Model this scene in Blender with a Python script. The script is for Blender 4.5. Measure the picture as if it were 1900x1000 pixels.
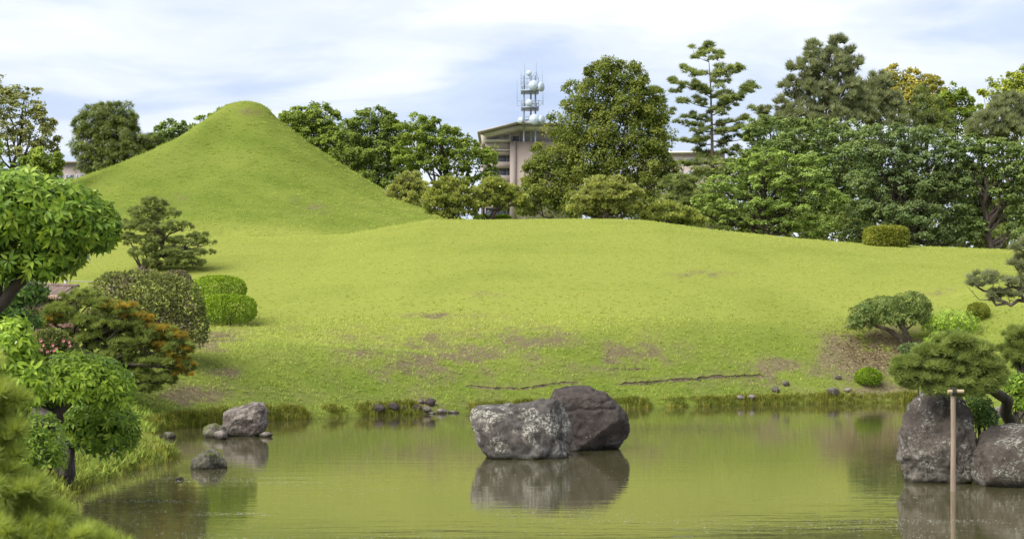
import bpy, bmesh, math, random
import numpy as np
from mathutils import Vector, Matrix

rng = np.random.default_rng(11)
random.seed(11)
SC = bpy.context.scene
COL = SC.collection
for o in list(bpy.data.objects):
    bpy.data.objects.remove(o)

# ------------------------------------------------------------------ camera, sky, sun, exposure
F, H, HY, CX = 3013.0, 2.4, 605.0, 950.0      # focal length in photo pixels, eye height over the pond, horizon row, middle column
cam = bpy.data.cameras.new('camera')
cam.sensor_width = 36.0
cam.lens = 36.0 * F / 1900.0
cam.shift_y = -(500.0 - HY) / 1900.0
cam.clip_start, cam.clip_end = 0.5, 6000.0
cam.dof.use_dof = True
cam.dof.focus_distance = 42.0
cam.dof.aperture_fstop = 4.5
camo = bpy.data.objects.new('camera', cam)
camo.location = (0, 0, H)
camo.rotation_euler = (math.radians(90), 0, 0)
COL.objects.link(camo)
SC.camera = camo

SUN_EL, SUN_AZ = math.radians(48), math.radians(-132)     # azimuth from +Y towards +X: behind the camera, to its left
world = bpy.data.worlds.new('World')
SC.world = world
world.use_nodes = True


def build_world():
    nt = world.node_tree
    nt.nodes.clear()
    N, L = nt.nodes.new, nt.links.new
    out = N('ShaderNodeOutputWorld')
    sky = N('ShaderNodeTexSky')
    sky.sky_type = 'NISHITA'
    sky.sun_disc = False
    sky.sun_elevation = SUN_EL
    sky.sun_rotation = SUN_AZ
    sky.air_density, sky.dust_density, sky.ozone_density = 1.0, 1.5, 2.0
    bsky = N('ShaderNodeBackground')
    bsky.inputs['Strength'].default_value = 0.10
    L(sky.outputs[0], bsky.inputs['Color'])
    # cloud deck: the view direction is laid on a plane overhead, so that the clouds flatten towards the horizon
    tc = N('ShaderNodeTexCoord')
    sep = N('ShaderNodeSeparateXYZ')
    L(tc.outputs['Generated'], sep.inputs[0])
    z = N('ShaderNodeMath'); z.operation = 'ABSOLUTE'
    L(sep.outputs['Z'], z.inputs[0])
    za = N('ShaderNodeMath'); za.operation = 'ADD'; za.inputs[1].default_value = 0.13
    L(z.outputs[0], za.inputs[0])
    dx = N('ShaderNodeMath'); dx.operation = 'DIVIDE'
    dy = N('ShaderNodeMath'); dy.operation = 'DIVIDE'
    L(sep.outputs['X'], dx.inputs[0]); L(za.outputs[0], dx.inputs[1])
    L(sep.outputs['Y'], dy.inputs[0]); L(za.outputs[0], dy.inputs[1])
    cmb = N('ShaderNodeCombineXYZ')
    L(dx.outputs[0], cmb.inputs[0]); L(dy.outputs[0], cmb.inputs[1])

    def noise(scale, det, rough, dist, off):
        m = N('ShaderNodeMapping')
        m.inputs['Location'].default_value = off
        L(cmb.outputs[0], m.inputs['Vector'])
        n = N('ShaderNodeTexNoise')
        n.inputs['Scale'].default_value = scale
        n.inputs['Detail'].default_value = det
        n.inputs['Roughness'].default_value = rough
        n.inputs['Distortion'].default_value = dist
        L(m.outputs[0], n.inputs['Vector'])
        return n.outputs['Fac']

    def ramp(sock, stops):
        r = N('ShaderNodeValToRGB')
        r.color_ramp.interpolation = 'EASE'
        e = r.color_ramp.elements
        e[0].position, e[0].color = stops[0][0], (*stops[0][1], 1)
        e[1].position, e[1].color = stops[1][0], (*stops[1][1], 1)
        for p, c in stops[2:]:
            k = e.new(p); k.color = (*c, 1)
        L(sock, r.inputs[0])
        return r.outputs[0]
    n1 = noise(0.95, 6, 0.5, 0.5, (3.1, 1.9, 0))
    n2 = noise(2.6, 7, 0.55, 0.8, (0.4, 5.2, 1.3))
    tone = ramp(n1, [(0.32, (0.40, 0.50, 0.71)), (0.46, (0.52, 0.61, 0.78)), (0.56, (0.72, 0.77, 0.86)), (0.66, (0.90, 0.92, 0.95))])
    fine = ramp(n2, [(0.30, (0.90, 0.92, 0.96)), (0.70, (1.06, 1.05, 1.03))])
    mul = N('ShaderNodeMix'); mul.data_type = 'RGBA'; mul.blend_type = 'MULTIPLY'
    mul.inputs['Factor'].default_value = 1.0
    L(tone, mul.inputs['A']); L(fine, mul.inputs['B'])
    # thin white veil that thickens down to the horizon all the way round
    veil = ramp(z.outputs[0], [(0.0, (0.55, 0.55, 0.55)), (0.16, (0, 0, 0))])
    vm = N('ShaderNodeMix'); vm.data_type = 'RGBA'
    L(veil, vm.inputs['Factor'])
    L(mul.outputs['Result'], vm.inputs['A'])
    vm.inputs['B'].default_value = (0.80, 0.83, 0.88, 1)
    bcl = N('ShaderNodeBackground')
    bcl.inputs['Strength'].default_value = 0.63
    L(vm.outputs['Result'], bcl.inputs['Color'])
    cover = ramp(n1, [(0.25, (0.80, 0.80, 0.80)), (0.45, (0.96, 0.96, 0.96))])
    mix = N('ShaderNodeMixShader')
    L(cover, mix.inputs[0]); L(bsky.outputs[0], mix.inputs[1]); L(bcl.outputs[0], mix.inputs[2])
    L(mix.outputs[0], out.inputs['Surface'])


build_world()
sun = bpy.data.lights.new('sun', 'SUN')
sun.energy = 4.4
sun.angle = math.radians(55)
sun.color = (1.0, 0.955, 0.88)
suno = bpy.data.objects.new('sun', sun)
_sd = Vector((math.cos(SUN_EL) * math.sin(SUN_AZ), math.cos(SUN_EL) * math.cos(SUN_AZ), math.sin(SUN_EL)))
suno.rotation_euler = _sd.to_track_quat('Z', 'Y').to_euler()
suno.location = (-20, -20, 40)
COL.objects.link(suno)
SC.view_settings.view_transform = 'Standard'
SC.view_settings.look = 'None'
SC.view_settings.exposure = 1.03
SC.view_settings.gamma = 1.0
SC.view_settings.use_curve_mapping = False
SC.cycles.max_bounces = 6
SC.cycles.diffuse_bounces = 3
SC.cycles.glossy_bounces = 3
SC.cycles.transmission_bounces = 4
SC.cycles.transparent_max_bounces = 4
SC.cycles.use_denoising = True


# ------------------------------------------------------------------ helpers: places and noise
def P(px, py, d):
    return np.array([(px - CX) / F * d, d, H + (HY - py) / F * d])


def _h(ix, iy, iz, seed):
    n = (ix.astype(np.uint32) * np.uint32(374761393) + iy.astype(np.uint32) * np.uint32(668265263)
         + iz.astype(np.uint32) * np.uint32(2246822519) + np.uint32(seed * 3266489917 & 0xffffffff))
    n = (n ^ (n >> np.uint32(13))) * np.uint32(1274126177)
    n = (n ^ (n >> np.uint32(16))) * np.uint32(2654435761)
    n = n ^ (n >> np.uint32(15))
    return n.astype(np.float64) / 4294967295.0 * 2 - 1


def vnoise(p, seed=0):
    p = np.asarray(p, float)
    i = np.floor(p).astype(np.int64)
    f = p - i
    f = f * f * f * (f * (f * 6 - 15) + 10)
    r = 0
    for a in (0, 1):
        for b in (0, 1):
            for c in (0, 1):
                w = (f[:, 0] if a else 1 - f[:, 0]) * (f[:, 1] if b else 1 - f[:, 1]) * (f[:, 2] if c else 1 - f[:, 2])
                r = r + w * _h(i[:, 0] + a, i[:, 1] + b, i[:, 2] + c, seed)
    return r


def fbm(p, octv=4, seed=0, gain=0.5):
    p = np.asarray(p, float)
    r, a, s = 0, 1.0, 0
    for k in range(octv):
        r = r + a * vnoise(p * 2.03 ** k + 17.3 * k, seed + k)
        s += a
        a *= gain
    return r / s


def sstep(a, b, x):
    t = np.clip((x - a) / (b - a), 0, 1)
    return t * t * (3 - 2 * t)


def unit(v):
    return v / np.maximum(np.linalg.norm(v, axis=-1, keepdims=True), 1e-9)


def rdir(n):
    return unit(rng.normal(size=(n, 3)))


# ------------------------------------------------------------------ helpers: meshes and things
class MB:
    def __init__(self):
        self.V, self.T, self.n = [], [], 0

    def add(self, V, T):
        V = np.asarray(V, float)
        T = np.asarray(T, np.int64)
        if T.shape[1] == 4:
            T = np.concatenate([T[:, [0, 1, 2]], T[:, [0, 2, 3]]])
        self.V.append(V)
        self.T.append(T + self.n)
        self.n += len(V)
        return self

    def box(self, lo, hi):
        x0, y0, z0 = lo
        x1, y1, z1 = hi
        V = [(x0, y0, z0), (x1, y0, z0), (x1, y1, z0), (x0, y1, z0), (x0, y0, z1), (x1, y0, z1), (x1, y1, z1), (x0, y1, z1)]
        return self.add(V, [(0, 3, 2, 1), (4, 5, 6, 7), (0, 1, 5, 4), (1, 2, 6, 5), (2, 3, 7, 6), (3, 0, 4, 7)])

    def prism(self, poly, y0, y1):                # poly in (x, z), extruded in y
        k = len(poly)
        V = [(x, y0, z) for x, z in poly] + [(x, y1, z) for x, z in poly]
        T = [(0, i, i + 1) for i in range(1, k - 1)] + [(k, k + i + 1, k + i) for i in range(1, k - 1)]
        for i in range(k):
            j = (i + 1) % k
            T += [(i, k + i, k + j), (i, k + j, j)]
        return self.add(V, T)

    def tube(self, pts, rad, seg=7):
        pts = np.asarray(pts, float)
        n = len(pts)
        rad = np.broadcast_to(np.asarray(rad, float), (n,))
        t = np.gradient(pts, axis=0)
        t = unit(t)
        ref = np.array([0.31, 0.92, 0.22]) if abs(t[0, 2]) > 0.5 else np.array([0.1, 0.2, 0.97])
        u = unit(np.cross(t, ref))
        w = np.cross(t, u)
        a = np.linspace(0, 2 * np.pi, seg, endpoint=False)
        V = (pts[:, None, :] + rad[:, None, None] * (np.cos(a)[None, :, None] * u[:, None, :] + np.sin(a)[None, :, None] * w[:, None, :])).reshape(-1, 3)
        Q = []
        for i in range(n - 1):
            for j in range(seg):
                k = (j + 1) % seg
                Q.append((i * seg + j, i * seg + k, (i + 1) * seg + k, (i + 1) * seg + j))
        self.add(V, Q)
        self.add(V[:seg], [(0, i + 1, i) for i in range(1, seg - 1)])
        self.add(V[-seg:], [(0, i, i + 1) for i in range(1, seg - 1)])
        return self

    def get(self):
        return np.concatenate(self.V), np.concatenate(self.T)


def mesh_np(name, V, T, mat, smooth=False, attrs=None):
    me = bpy.data.meshes.new(name)
    V = np.asarray(V, np.float32)
    T = np.asarray(T, np.int32)
    k = T.shape[1]
    me.vertices.add(len(V))
    me.vertices.foreach_set('co', V.ravel())
    me.loops.add(T.size)
    me.loops.foreach_set('vertex_index', T.ravel())
    me.polygons.add(len(T))
    me.polygons.foreach_set('loop_start', np.arange(0, T.size, k, dtype=np.int32))
    me.polygons.foreach_set('loop_total', np.full(len(T), k, np.int32))
    if smooth:
        me.polygons.foreach_set('use_smooth', np.ones(len(T), bool))
    me.update(calc_edges=True)
    for an, av in (attrs or {}).items():
        at = me.attributes.new(an, 'FLOAT', 'POINT')
        at.data.foreach_set('value', np.asarray(av, np.float32))
    me.materials.append(mat)
    return me


def tag(o, label=None, cat=None, group=None, kind=None):
    if label: o['label'] = label
    if cat: o['category'] = cat
    if group: o['group'] = group
    if kind: o['kind'] = kind
    return o


def thing(name, label, cat, loc, group=None):
    o = bpy.data.objects.new(name, None)
    o.empty_display_size = 0.2
    o.location = tuple(float(v) for v in loc)
    COL.objects.link(o)
    return tag(o, label, cat, group)


def part(name, V, T, mat, parent=None, smooth=False, attrs=None, kind=None, at=None):
    """one mesh object; V in world metres; a part is stored relative to the thing it belongs to"""
    V = np.asarray(V, float)
    if parent is not None:
        off = np.array(parent.location)
        q = parent.parent
        while q is not None:
            off = off + np.array(q.location)
            q = q.parent
        V = V - off
        loc = None
        if at is not None:
            loc = np.asarray(at, float) - off
            V = V - loc
    else:
        loc = np.asarray(at, float) if at is not None else None
        if loc is not None:
            V = V - loc
    o = bpy.data.objects.new(name, mesh_np(name, V, T, mat, smooth, attrs))
    if loc is not None:
        o.location = tuple(loc)
    if parent is not None:
        o.parent = parent
    COL.objects.link(o)
    if kind: o['kind'] = kind
    return o


# ------------------------------------------------------------------ materials
MATS = {}


def _new(name):
    m = bpy.data.materials.new(name)
    m.use_nodes = True
    m.node_tree.nodes.clear()
    return m, m.node_tree.nodes.new, m.node_tree.links.new


def leaf_mat(name, dark, mid, light, trans=0.42, gloss=0.025, rough=0.5, objrand=False):
    key = (name, objrand)
    if key in MATS:
        return MATS[key]
    m, N, L = _new(name + ('_single' if objrand else ''))
    out = N('ShaderNodeOutputMaterial')
    if objrand:
        oi = N('ShaderNodeObjectInfo')
        src = oi.outputs['Random']
    else:
        at = N('ShaderNodeAttribute')
        at.attribute_name = 'tone'
        src = at.outputs['Fac']
    r = N('ShaderNodeValToRGB')
    e = r.color_ramp.elements
    e[0].position, e[0].color = 0.05, (*dark, 1)
    e[1].position, e[1].color = 0.95, (*light, 1)
    k = e.new(0.5); k.color = (*mid, 1)
    L(src, r.inputs[0])
    di, tr, gl = N('ShaderNodeBsdfDiffuse'), N('ShaderNodeBsdfTranslucent'), N('ShaderNodeBsdfGlossy')
    L(r.outputs[0], di.inputs['Color'])
    hs = N('ShaderNodeMix'); hs.data_type = 'RGBA'; hs.blend_type = 'MULTIPLY'
    hs.inputs['Factor'].default_value = 1.0
    hs.inputs['B'].default_value = (1.25, 1.2, 0.55, 1)
    L(r.outputs[0], hs.inputs['A'])
    L(hs.outputs['Result'], tr.inputs['Color'])
    gl.inputs['Color'].default_value = (0.9, 0.95, 1.0, 1)
    gl.inputs['Roughness'].default_value = rough
    m1, m2 = N('ShaderNodeMixShader'), N('ShaderNodeMixShader')
    m1.inputs[0].default_value = trans
    L(di.outputs[0], m1.inputs[1]); L(tr.outputs[0], m1.inputs[2])
    fr = N('ShaderNodeFresnel'); fr.inputs['IOR'].default_value = 1.35
    fm = N('ShaderNodeMath'); fm.operation = 'MULTIPLY'; fm.inputs[1].default_value = gloss * 3
    fm.use_clamp = True
    L(fr.outputs[0], fm.inputs[0])
    L(fm.outputs[0], m2.inputs[0])
    L(m1.outputs[0], m2.inputs[1]); L(gl.outputs[0], m2.inputs[2])
    L(m2.outputs[0], out.inputs['Surface'])
    MATS[key] = m
    return m


def noise_mat(name, cols, scale=3.0, detail=6, rough=0.85, bump=0.0, bscale=20.0, stretch=(1, 1, 1), spec=0.3):
    """cols: list of (position, colour) on a noise ramp, in object space"""
    if name in MATS:
        return MATS[name]
    m, N, L = _new(name)
    out = N('ShaderNodeOutputMaterial')
    b = N('ShaderNodeBsdfPrincipled')
    b.inputs['Roughness'].default_value = rough
    b.inputs['Specular IOR Level'].default_value = spec
    tc = N('ShaderNodeTexCoord')
    mp = N('ShaderNodeMapping'); mp.inputs['Scale'].default_value = stretch
    L(tc.outputs['Object'], mp.inputs['Vector'])
    n = N('ShaderNodeTexNoise')
    n.inputs['Scale'].default_value = scale
    n.inputs['Detail'].default_value = detail
    n.inputs['Roughness'].default_value = 0.6
    L(mp.outputs[0], n.inputs['Vector'])
    r = N('ShaderNodeValToRGB')
    e = r.color_ramp.elements
    e[0].position, e[0].color = cols[0][0], (*cols[0][1], 1)
    e[1].position, e[1].color = cols[-1][0], (*cols[-1][1], 1)
    for p, c in cols[1:-1]:
        k = e.new(p); k.color = (*c, 1)
    L(n.outputs['Fac'], r.inputs[0])
    L(r.outputs[0], b.inputs['Base Color'])
    if bump:
        n2 = N('ShaderNodeTexNoise')
        n2.inputs['Scale'].default_value = bscale
        n2.inputs['Detail'].default_value = 8
        L(mp.outputs[0], n2.inputs['Vector'])
        bp = N('ShaderNodeBump'); bp.inputs['Strength'].default_value = bump; bp.inputs['Distance'].default_value = 0.03
        L(n2.outputs['Fac'], bp.inputs['Height'])
        L(bp.outputs[0], b.inputs['Normal'])
    L(b.outputs[0], out.inputs['Surface'])
    MATS[name] = m
    return m


def rock_mat(name, base, dark, lichen, amount, lscale=2.2, moss=0.0, pale=None, seedoff=0.0):
    if name in MATS:
        return MATS[name]
    m, N, L = _new(name)
    out = N('ShaderNodeOutputMaterial')
    b = N('ShaderNodeBsdfPrincipled')
    b.inputs['Roughness'].default_value = 0.88
    b.inputs['Specular IOR Level'].default_value = 0.25
    tc = N('ShaderNodeTexCoord')
    mp = N('ShaderNodeMapping'); mp.inputs['Location'].default_value = (seedoff, seedoff * 0.7, 0)
    L(tc.outputs['Object'], mp.inputs['Vector'])

    def noise(scale, det, rg=0.6, dist=0.0):
        n = N('ShaderNodeTexNoise')
        n.inputs['Scale'].default_value = scale
        n.inputs['Detail'].default_value = det
        n.inputs['Roughness'].default_value = rg
        n.inputs['Distortion'].default_value = dist
        L(mp.outputs[0], n.inputs['Vector'])
        return n.outputs['Fac']

    def ramp(s, a, bb, ca=(0, 0, 0), cb=(1, 1, 1)):
        r = N('ShaderNodeValToRGB')
        e = r.color_ramp.elements
        e[0].position, e[0].color = a, (*ca, 1)
        e[1].position, e[1].color = bb, (*cb, 1)
        L(s, r.inputs[0])
        return r.outputs[0]

    def mixc(f, a, bb):
        x = N('ShaderNodeMix'); x.data_type = 'RGBA'
        L(f, x.inputs['Factor'])
        if isinstance(a, tuple): x.inputs['A'].default_value = (*a, 1)
        else: L(a, x.inputs['A'])
        if isinstance(bb, tuple): x.inputs['B'].default_value = (*bb, 1)
        else: L(bb, x.inputs['B'])
        return x.outputs['Result']

    def mulf(a, bb):
        x = N('ShaderNodeMath'); x.operation = 'MULTIPLY'
        L(a, x.inputs[0]); L(bb, x.inputs[1])
        return x.outputs[0]
    c = ramp(noise(5.0, 12, 0.74), 0.36, 0.62, dark, base)
    vein = ramp(noise(2.4, 3, 0.5, 1.2), 0.492, 0.50)
    vein2 = ramp(noise(2.4, 3, 0.5, 1.2), 0.50, 0.508, (1, 1, 1), (0, 0, 0))
    c = mixc(mulf(vein, vein2), c, tuple(v * 0.55 for v in dark))
    if pale:                                         # paler weathered zone towards the foot of the stone
        sp = N('ShaderNodeSeparateXYZ'); L(tc.outputs['Object'], sp.inputs[0])
        n0 = noise(1.6, 6)
        ad = N('ShaderNodeMath'); ad.operation = 'MULTIPLY_ADD'
        L(n0, ad.inputs[0]); ad.inputs[1].default_value = 1.1
        L(sp.outputs['Z'], ad.inputs[2])
        ao = N('ShaderNodeMath'); ao.operation = 'ADD'; ao.inputs[1].default_value = 0.3; L(ad.outputs[0], ao.inputs[0])
        f = ramp(ao.outputs[0], pale[1] + 0.35, pale[1] + 0.60, (1, 1, 1), (0, 0, 0))
        f2 = ramp(noise(5.5, 8, 0.65), 0.40, 0.62)
        c = mixc(mulf(f, f2), c, pale[0])
    big = ramp(noise(lscale, 4), 0.47, 0.58)
    fine = ramp(noise(lscale * 9.0, 10, 0.75, 0.3), 0.56 - amount, 0.585 - amount)
    c = mixc(mulf(big, fine), c, lichen)
    vo = N('ShaderNodeTexVoronoi'); vo.inputs['Scale'].default_value = 16
    L(mp.outputs[0], vo.inputs['Vector'])
    spots = ramp(vo.outputs['Distance'], 0.10, 0.17, (1, 1, 1), (0, 0, 0))
    sel = ramp(noise(3.1, 3), 0.55, 0.62)
    c = mixc(mulf(spots, sel), c, tuple(min(1, v * 1.15) for v in lichen))
    if moss:
        mo = ramp(noise(2.0, 6), 0.62 - moss, 0.70 - moss)
        c = mixc(mo, c, (0.075, 0.085, 0.02))
    gp = N('ShaderNodeNewGeometry'); sz = N('ShaderNodeSeparateXYZ'); L(gp.outputs['Position'], sz.inputs[0])
    wz = N('ShaderNodeMath'); wz.operation = 'MULTIPLY_ADD'; wz.inputs[1].default_value = -0.16
    L(noise(6, 4), wz.inputs[0]); L(sz.outputs['Z'], wz.inputs[2])
    wo = N('ShaderNodeMath'); wo.operation = 'ADD'; wo.inputs[1].default_value = 0.5; L(wz.outputs[0], wo.inputs[0])
    wet = ramp(wo.outputs[0], 0.44, 0.52, (1, 1, 1), (0, 0, 0))                 # soaked and slimed band at the waterline
    c = mixc(wet, c, (0.022, 0.019, 0.012))
    L(c, b.inputs['Base Color'])
    bp = N('ShaderNodeBump'); bp.inputs['Strength'].default_value = 1.0; bp.inputs['Distance'].default_value = 0.06
    L(noise(9, 12, 0.78), bp.inputs['Height'])
    L(bp.outputs[0], b.inputs['Normal'])
    L(b.outputs[0], out.inputs['Surface'])
    MATS[name] = m
    return m


def plain(name, col, rough=0.6, metal=0.0, spec=0.4, var=0.12, scale=1.5):
    return noise_mat(name, [(0.3, tuple(c * (1 - var) for c in col)), (0.7, tuple(c * (1 + var) for c in col))], scale=scale, rough=rough, spec=spec)


M_BARK = noise_mat('bark', [(0.3, (0.030, 0.022, 0.016)), (0.55, (0.075, 0.058, 0.044)), (0.75, (0.15, 0.125, 0.10))], 6, bump=0.8, bscale=14, stretch=(1, 1, 0.35))
M_BARKD = noise_mat('dark_bark', [(0.3, (0.018, 0.014, 0.011)), (0.7, (0.060, 0.046, 0.036))], 5, bump=0.7, bscale=14, stretch=(1, 1, 0.35))

# ------------------------------------------------------------------ the ground
def dw(py):
    """distance of a waterline seen at row py"""
    return F * H / (py - HY)


def wp(px, py):
    d = dw(py)
    return ((px - CX) / F * d, d)


POND = np.array([wp(285, 800), wp(340, 793), wp(420, 786), wp(500, 780.5), wp(620, 774), wp(780, 768), wp(870, 764.5), wp(1000, 761), wp(1200, 756),
                 wp(1450, 749), wp(1640, 746.5), wp(1720, 746), (13.4, 49.0), (12.2, 42.0), (10.2, 34.0), (8.6, 29.0), (7.5, 25.6), (7.75, 24.0), (8.4, 20.0), (8.6, 12.0),
                 (6.0, 8.0), (0.0, 7.0), (-3.0, 8.0), (-3.9, 12.0), (-5.3, 19.0), wp(118, 925), wp(150, 904), wp(250, 872), wp(322, 848), wp(300, 836), wp(262, 826), wp(262, 812)])


def pond_sd(x, y):
    """signed distance to the waterline, positive on land"""
    p = np.stack([x, y], -1)
    d = np.full(len(x), 1e9)
    ins = np.zeros(len(x), bool)
    k = len(POND)
    for i in range(k):
        a, b = POND[i], POND[(i + 1) % k]
        e = b - a
        t = np.clip(((p - a) @ e) / (e @ e), 0, 1)
        d = np.minimum(d, np.hypot(p[:, 0] - a[0] - t * e[0], p[:, 1] - a[1] - t * e[1]))
        c = ((a[1] <= y) & (b[1] > y)) | ((b[1] <= y) & (a[1] > y))
        xi = a[0] + (y - a[1]) / (b[1] - a[1] + 1e-12) * e[0]
        ins ^= c & (x < xi)
    return np.where(ins, -d, d)


_crx = np.array([-400, 0, 350, 500, 640, 720, 800, 900, 1000, 1130, 1200, 1300, 1450, 1600, 1750, 1880, 2100, 2600])
_cry = np.array([440, 441, 441, 440, 436, 421, 407, 408, 407, 406, 409, 424, 440, 453, 459, 464, 470, 480])
YC, YB, PB = 72.0, 55.0, 588.0
HYD = 100.0
HS = HYD / F
HX = (455 - CX) * HS
_pr = np.array([(0, 189), (15, 190), (33, 195), (48, 207), (63, 224), (115, 265), (165, 298), (225, 335), (275, 363), (335, 386), (380, 402), (440, 420), (520, 441), (640, 468), (720, 490), (800, 530), (1000, 640)], float)
_pl = np.array([(0, 189), (18, 190), (34, 194), (48, 205), (72, 224), (105, 255), (145, 280), (195, 300), (245, 320), (295, 338), (360, 366), (440, 396), (540, 428), (640, 456), (720, 482), (800, 525), (1000, 640)], float)
_rr, _zr = _pr[:, 0] * HS, H + (HY - _pr[:, 1]) * HS
_rl, _zl = _pl[:, 0] * HS, H + (HY - _pl[:, 1]) * HS


def hill(x, y):
    dx, dy = x - HX, y - HYD
    r = np.hypot(dx, dy)
    a = np.arctan2(dy, dx)
    w = 0.5 - 0.5 * np.cos(a + 0.25)
    w = w * w * (3 - 2 * w)
    z = np.interp(r, _rr, _zr) * (1 - w) + np.interp(r, _rl, _zl) * w
    sp = np.exp(-((np.angle(np.exp(1j * (a - math.radians(240))))) / 0.24) ** 2)      # a soft spur down the front left
    return z + 0.8 * sp * sstep(1.2, 4.0, r) * (1 - sstep(9, 17, r))


def terrain(x, y):
    """lawn rising from the bank top to a rounded crest, the cone hill behind it, the bank down to the pond"""
    x, y = np.asarray(x, float).ravel(), np.asarray(y, float).ravel()
    px = CX + x / YC * F
    zc = H + (HY - np.interp(px, _crx, _cry)) / F * YC
    zb = H + (HY - PB) / F * YB
    t = np.clip((y - YB) / (YC - YB), 0, 1)
    sc = (zc - H) / YC                                    # slope of the sight line that grazes the crest
    end = sc * (YC - YB) / (zc - zb)                      # slope there as a share of the mean slope
    e = 1.7 - 0.7 * end
    lawn = zb + (zc - zb) * (end * t + (1 - end) * (1 - (1 - t) ** 1.8))
    lawn = np.where(y < YB, zb + 0.10 * (y - YB), lawn)
    back = y - YC
    drop = np.where(back > 0, np.minimum(0.055 * back * np.minimum(1, back / 5), 1.1) - sc * np.minimum(back, 3) * (1 - np.minimum(back, 3) / 6), 0)
    lawn = np.where(back > 0, zc - drop, lawn)
    lawn = lawn + 1.5 * np.exp(-((x - 18.0) / 3.2) ** 2 - ((y - 52.0) / 5.0) ** 2)
    lawn = lawn - 0.55 * np.exp(-((x + 1.5) / 4.4) ** 2 - ((y - 49.5) / 2.6) ** 2)
    lawn = np.where(y < 36, np.maximum(1.05, lawn), lawn)
    lawn = lawn * (1 - sstep(160, 320, y)) + 4.0 * sstep(160, 320, y)
    q = np.stack([x, y, 0 * x], -1)
    lawn = lawn + 0.10 * fbm(q * 0.12, 3, 3) * sstep(50, 56, y) * (1 - sstep(66, 71, y))
    lawn = lawn + (0.016 * fbm(q * 1.3, 3, 5) + 0.010 * fbm(q * 4.0, 2, 8)) * (1 - sstep(110, 160, y))
    h = hill(x, y) + 0.10 * fbm(q * 0.8, 3, 15) + 0.07 * fbm(np.stack([x * 0.9, y * 1.4, hill(x, y) * 2.6], -1), 3, 19)
    k = 0.12
    dl = np.clip((h - lawn) / k, -1, 1)
    top = np.maximum(h, lawn) + 0.25 * k * (1 - np.abs(dl)) ** 2
    s = pond_sd(x, y)
    slope = 0.25 + 0.28 * sstep(35.0, 40.0, y)
    sh = 0.10 + slope * np.maximum(s, 0) + 0.06 * fbm(q * 1.1, 3, 21) * sstep(0.1, 0.8, s) + 0.03 * fbm(q * 3.5, 2, 25) * sstep(0.05, 0.4, s)
    k = 0.55
    hh = np.clip(0.5 + 0.5 * (top - sh) / k, 0, 1)
    z = top * (1 - hh) + sh * hh - k * hh * (1 - hh)
    z = np.where(s < 1.0, np.maximum(z, 0.07), z)
    return np.where(s < 0, np.maximum(-0.75, -0.12 + 0.5 * s), z)


def tz(x, y):
    return float(terrain(np.array([x]), np.array([y]))[0])


def gd(px, py, lo=30.0, hi=130.0):
    """distance at which the sight line through (px, py) meets the ground"""
    for k in range(3):
        d = np.linspace(lo, hi, 70)
        x = (px - CX) / F * d
        z = H + (HY - py) / F * d
        i = int(np.argmax(z <= terrain(x, d)))
        lo, hi = d[max(i - 1, 0)], d[min(i, len(d) - 1)] + 1e-6
    return float(hi)


def soil_amount(x, y, z):
    """0 grass .. 1 bare earth; worn places of the lawn and the bank"""
    px = CX + x / y * F
    py = HY - (z - H) / y * F
    q = np.stack([x, y, 0 * x], -1)
    n = fbm(q * np.array([1.6, 1.2, 1]), 4, 41)
    s = np.zeros(len(x))
    for cx, cy, rx, ry, a in [(850, 658, 112, 34, 0.52), (745, 692, 60, 20, 0.42), (905, 676, 60, 22, 0.40), (1632, 654, 84, 40, 1.5), (1570, 662, 50, 26, 0.6), (1170, 660, 70, 22, 0.45),
                              (400, 632, 34, 16, 1.0), (345, 735, 60, 14, 0.7), (430, 690, 30, 8, 0.5), (1440, 690, 90, 20, 0.45), (800, 755, 70, 14, 0.4),
                              (462, 208, 26, 9, 0.3), (330, 372, 34, 16, 0.22), (590, 388, 60, 14, 0.28), (560, 372, 40, 8, 0.2), (1300, 508, 70, 8, 0.35), (830, 586, 80, 6, 0.5),
                              (1740, 540, 60, 8, 0.35), (900, 545, 60, 7, 0.25), (1640, 725, 60, 12, 0.7), (700, 650, 60, 20, 0.4), (1010, 630, 90, 18, 0.35)]:
        e = ((px - cx) / rx) ** 2 + ((py - cy) / ry) ** 2
        s = np.maximum(s, a * np.exp(-e * 0.9))
    s = s * (y > 30)
    bare = 0.15 * sstep(37, 41, y) * (1 - sstep(51.0, 57, y))
    n2 = fbm(q * np.array([5.0, 3.0, 1]), 3, 47)
    return np.clip((s + bare) * (1.0 + 1.4 * n + 0.9 * n2) + 0.08 * n, 0, 1)


def lush_amount(x, y):
    """1 on the moist bank by the water, 0 on the dry lawn above"""
    q = np.stack([x, y, 0 * x], -1)
    n = fbm(q * 0.45, 4, 61)
    n2 = fbm(q * np.array([0.25, 0.9, 1]), 3, 67)
    s = pond_sd(x, y)
    b = 0.80 * (1 - sstep(1.0, 7.5, s)) + 0.70 * sstep(77, 84, y) * (1 - sstep(0, 60, np.abs(x + 16)))
    return np.clip(b + 0.34 * n + 0.22 * n2, 0, 1)


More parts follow.
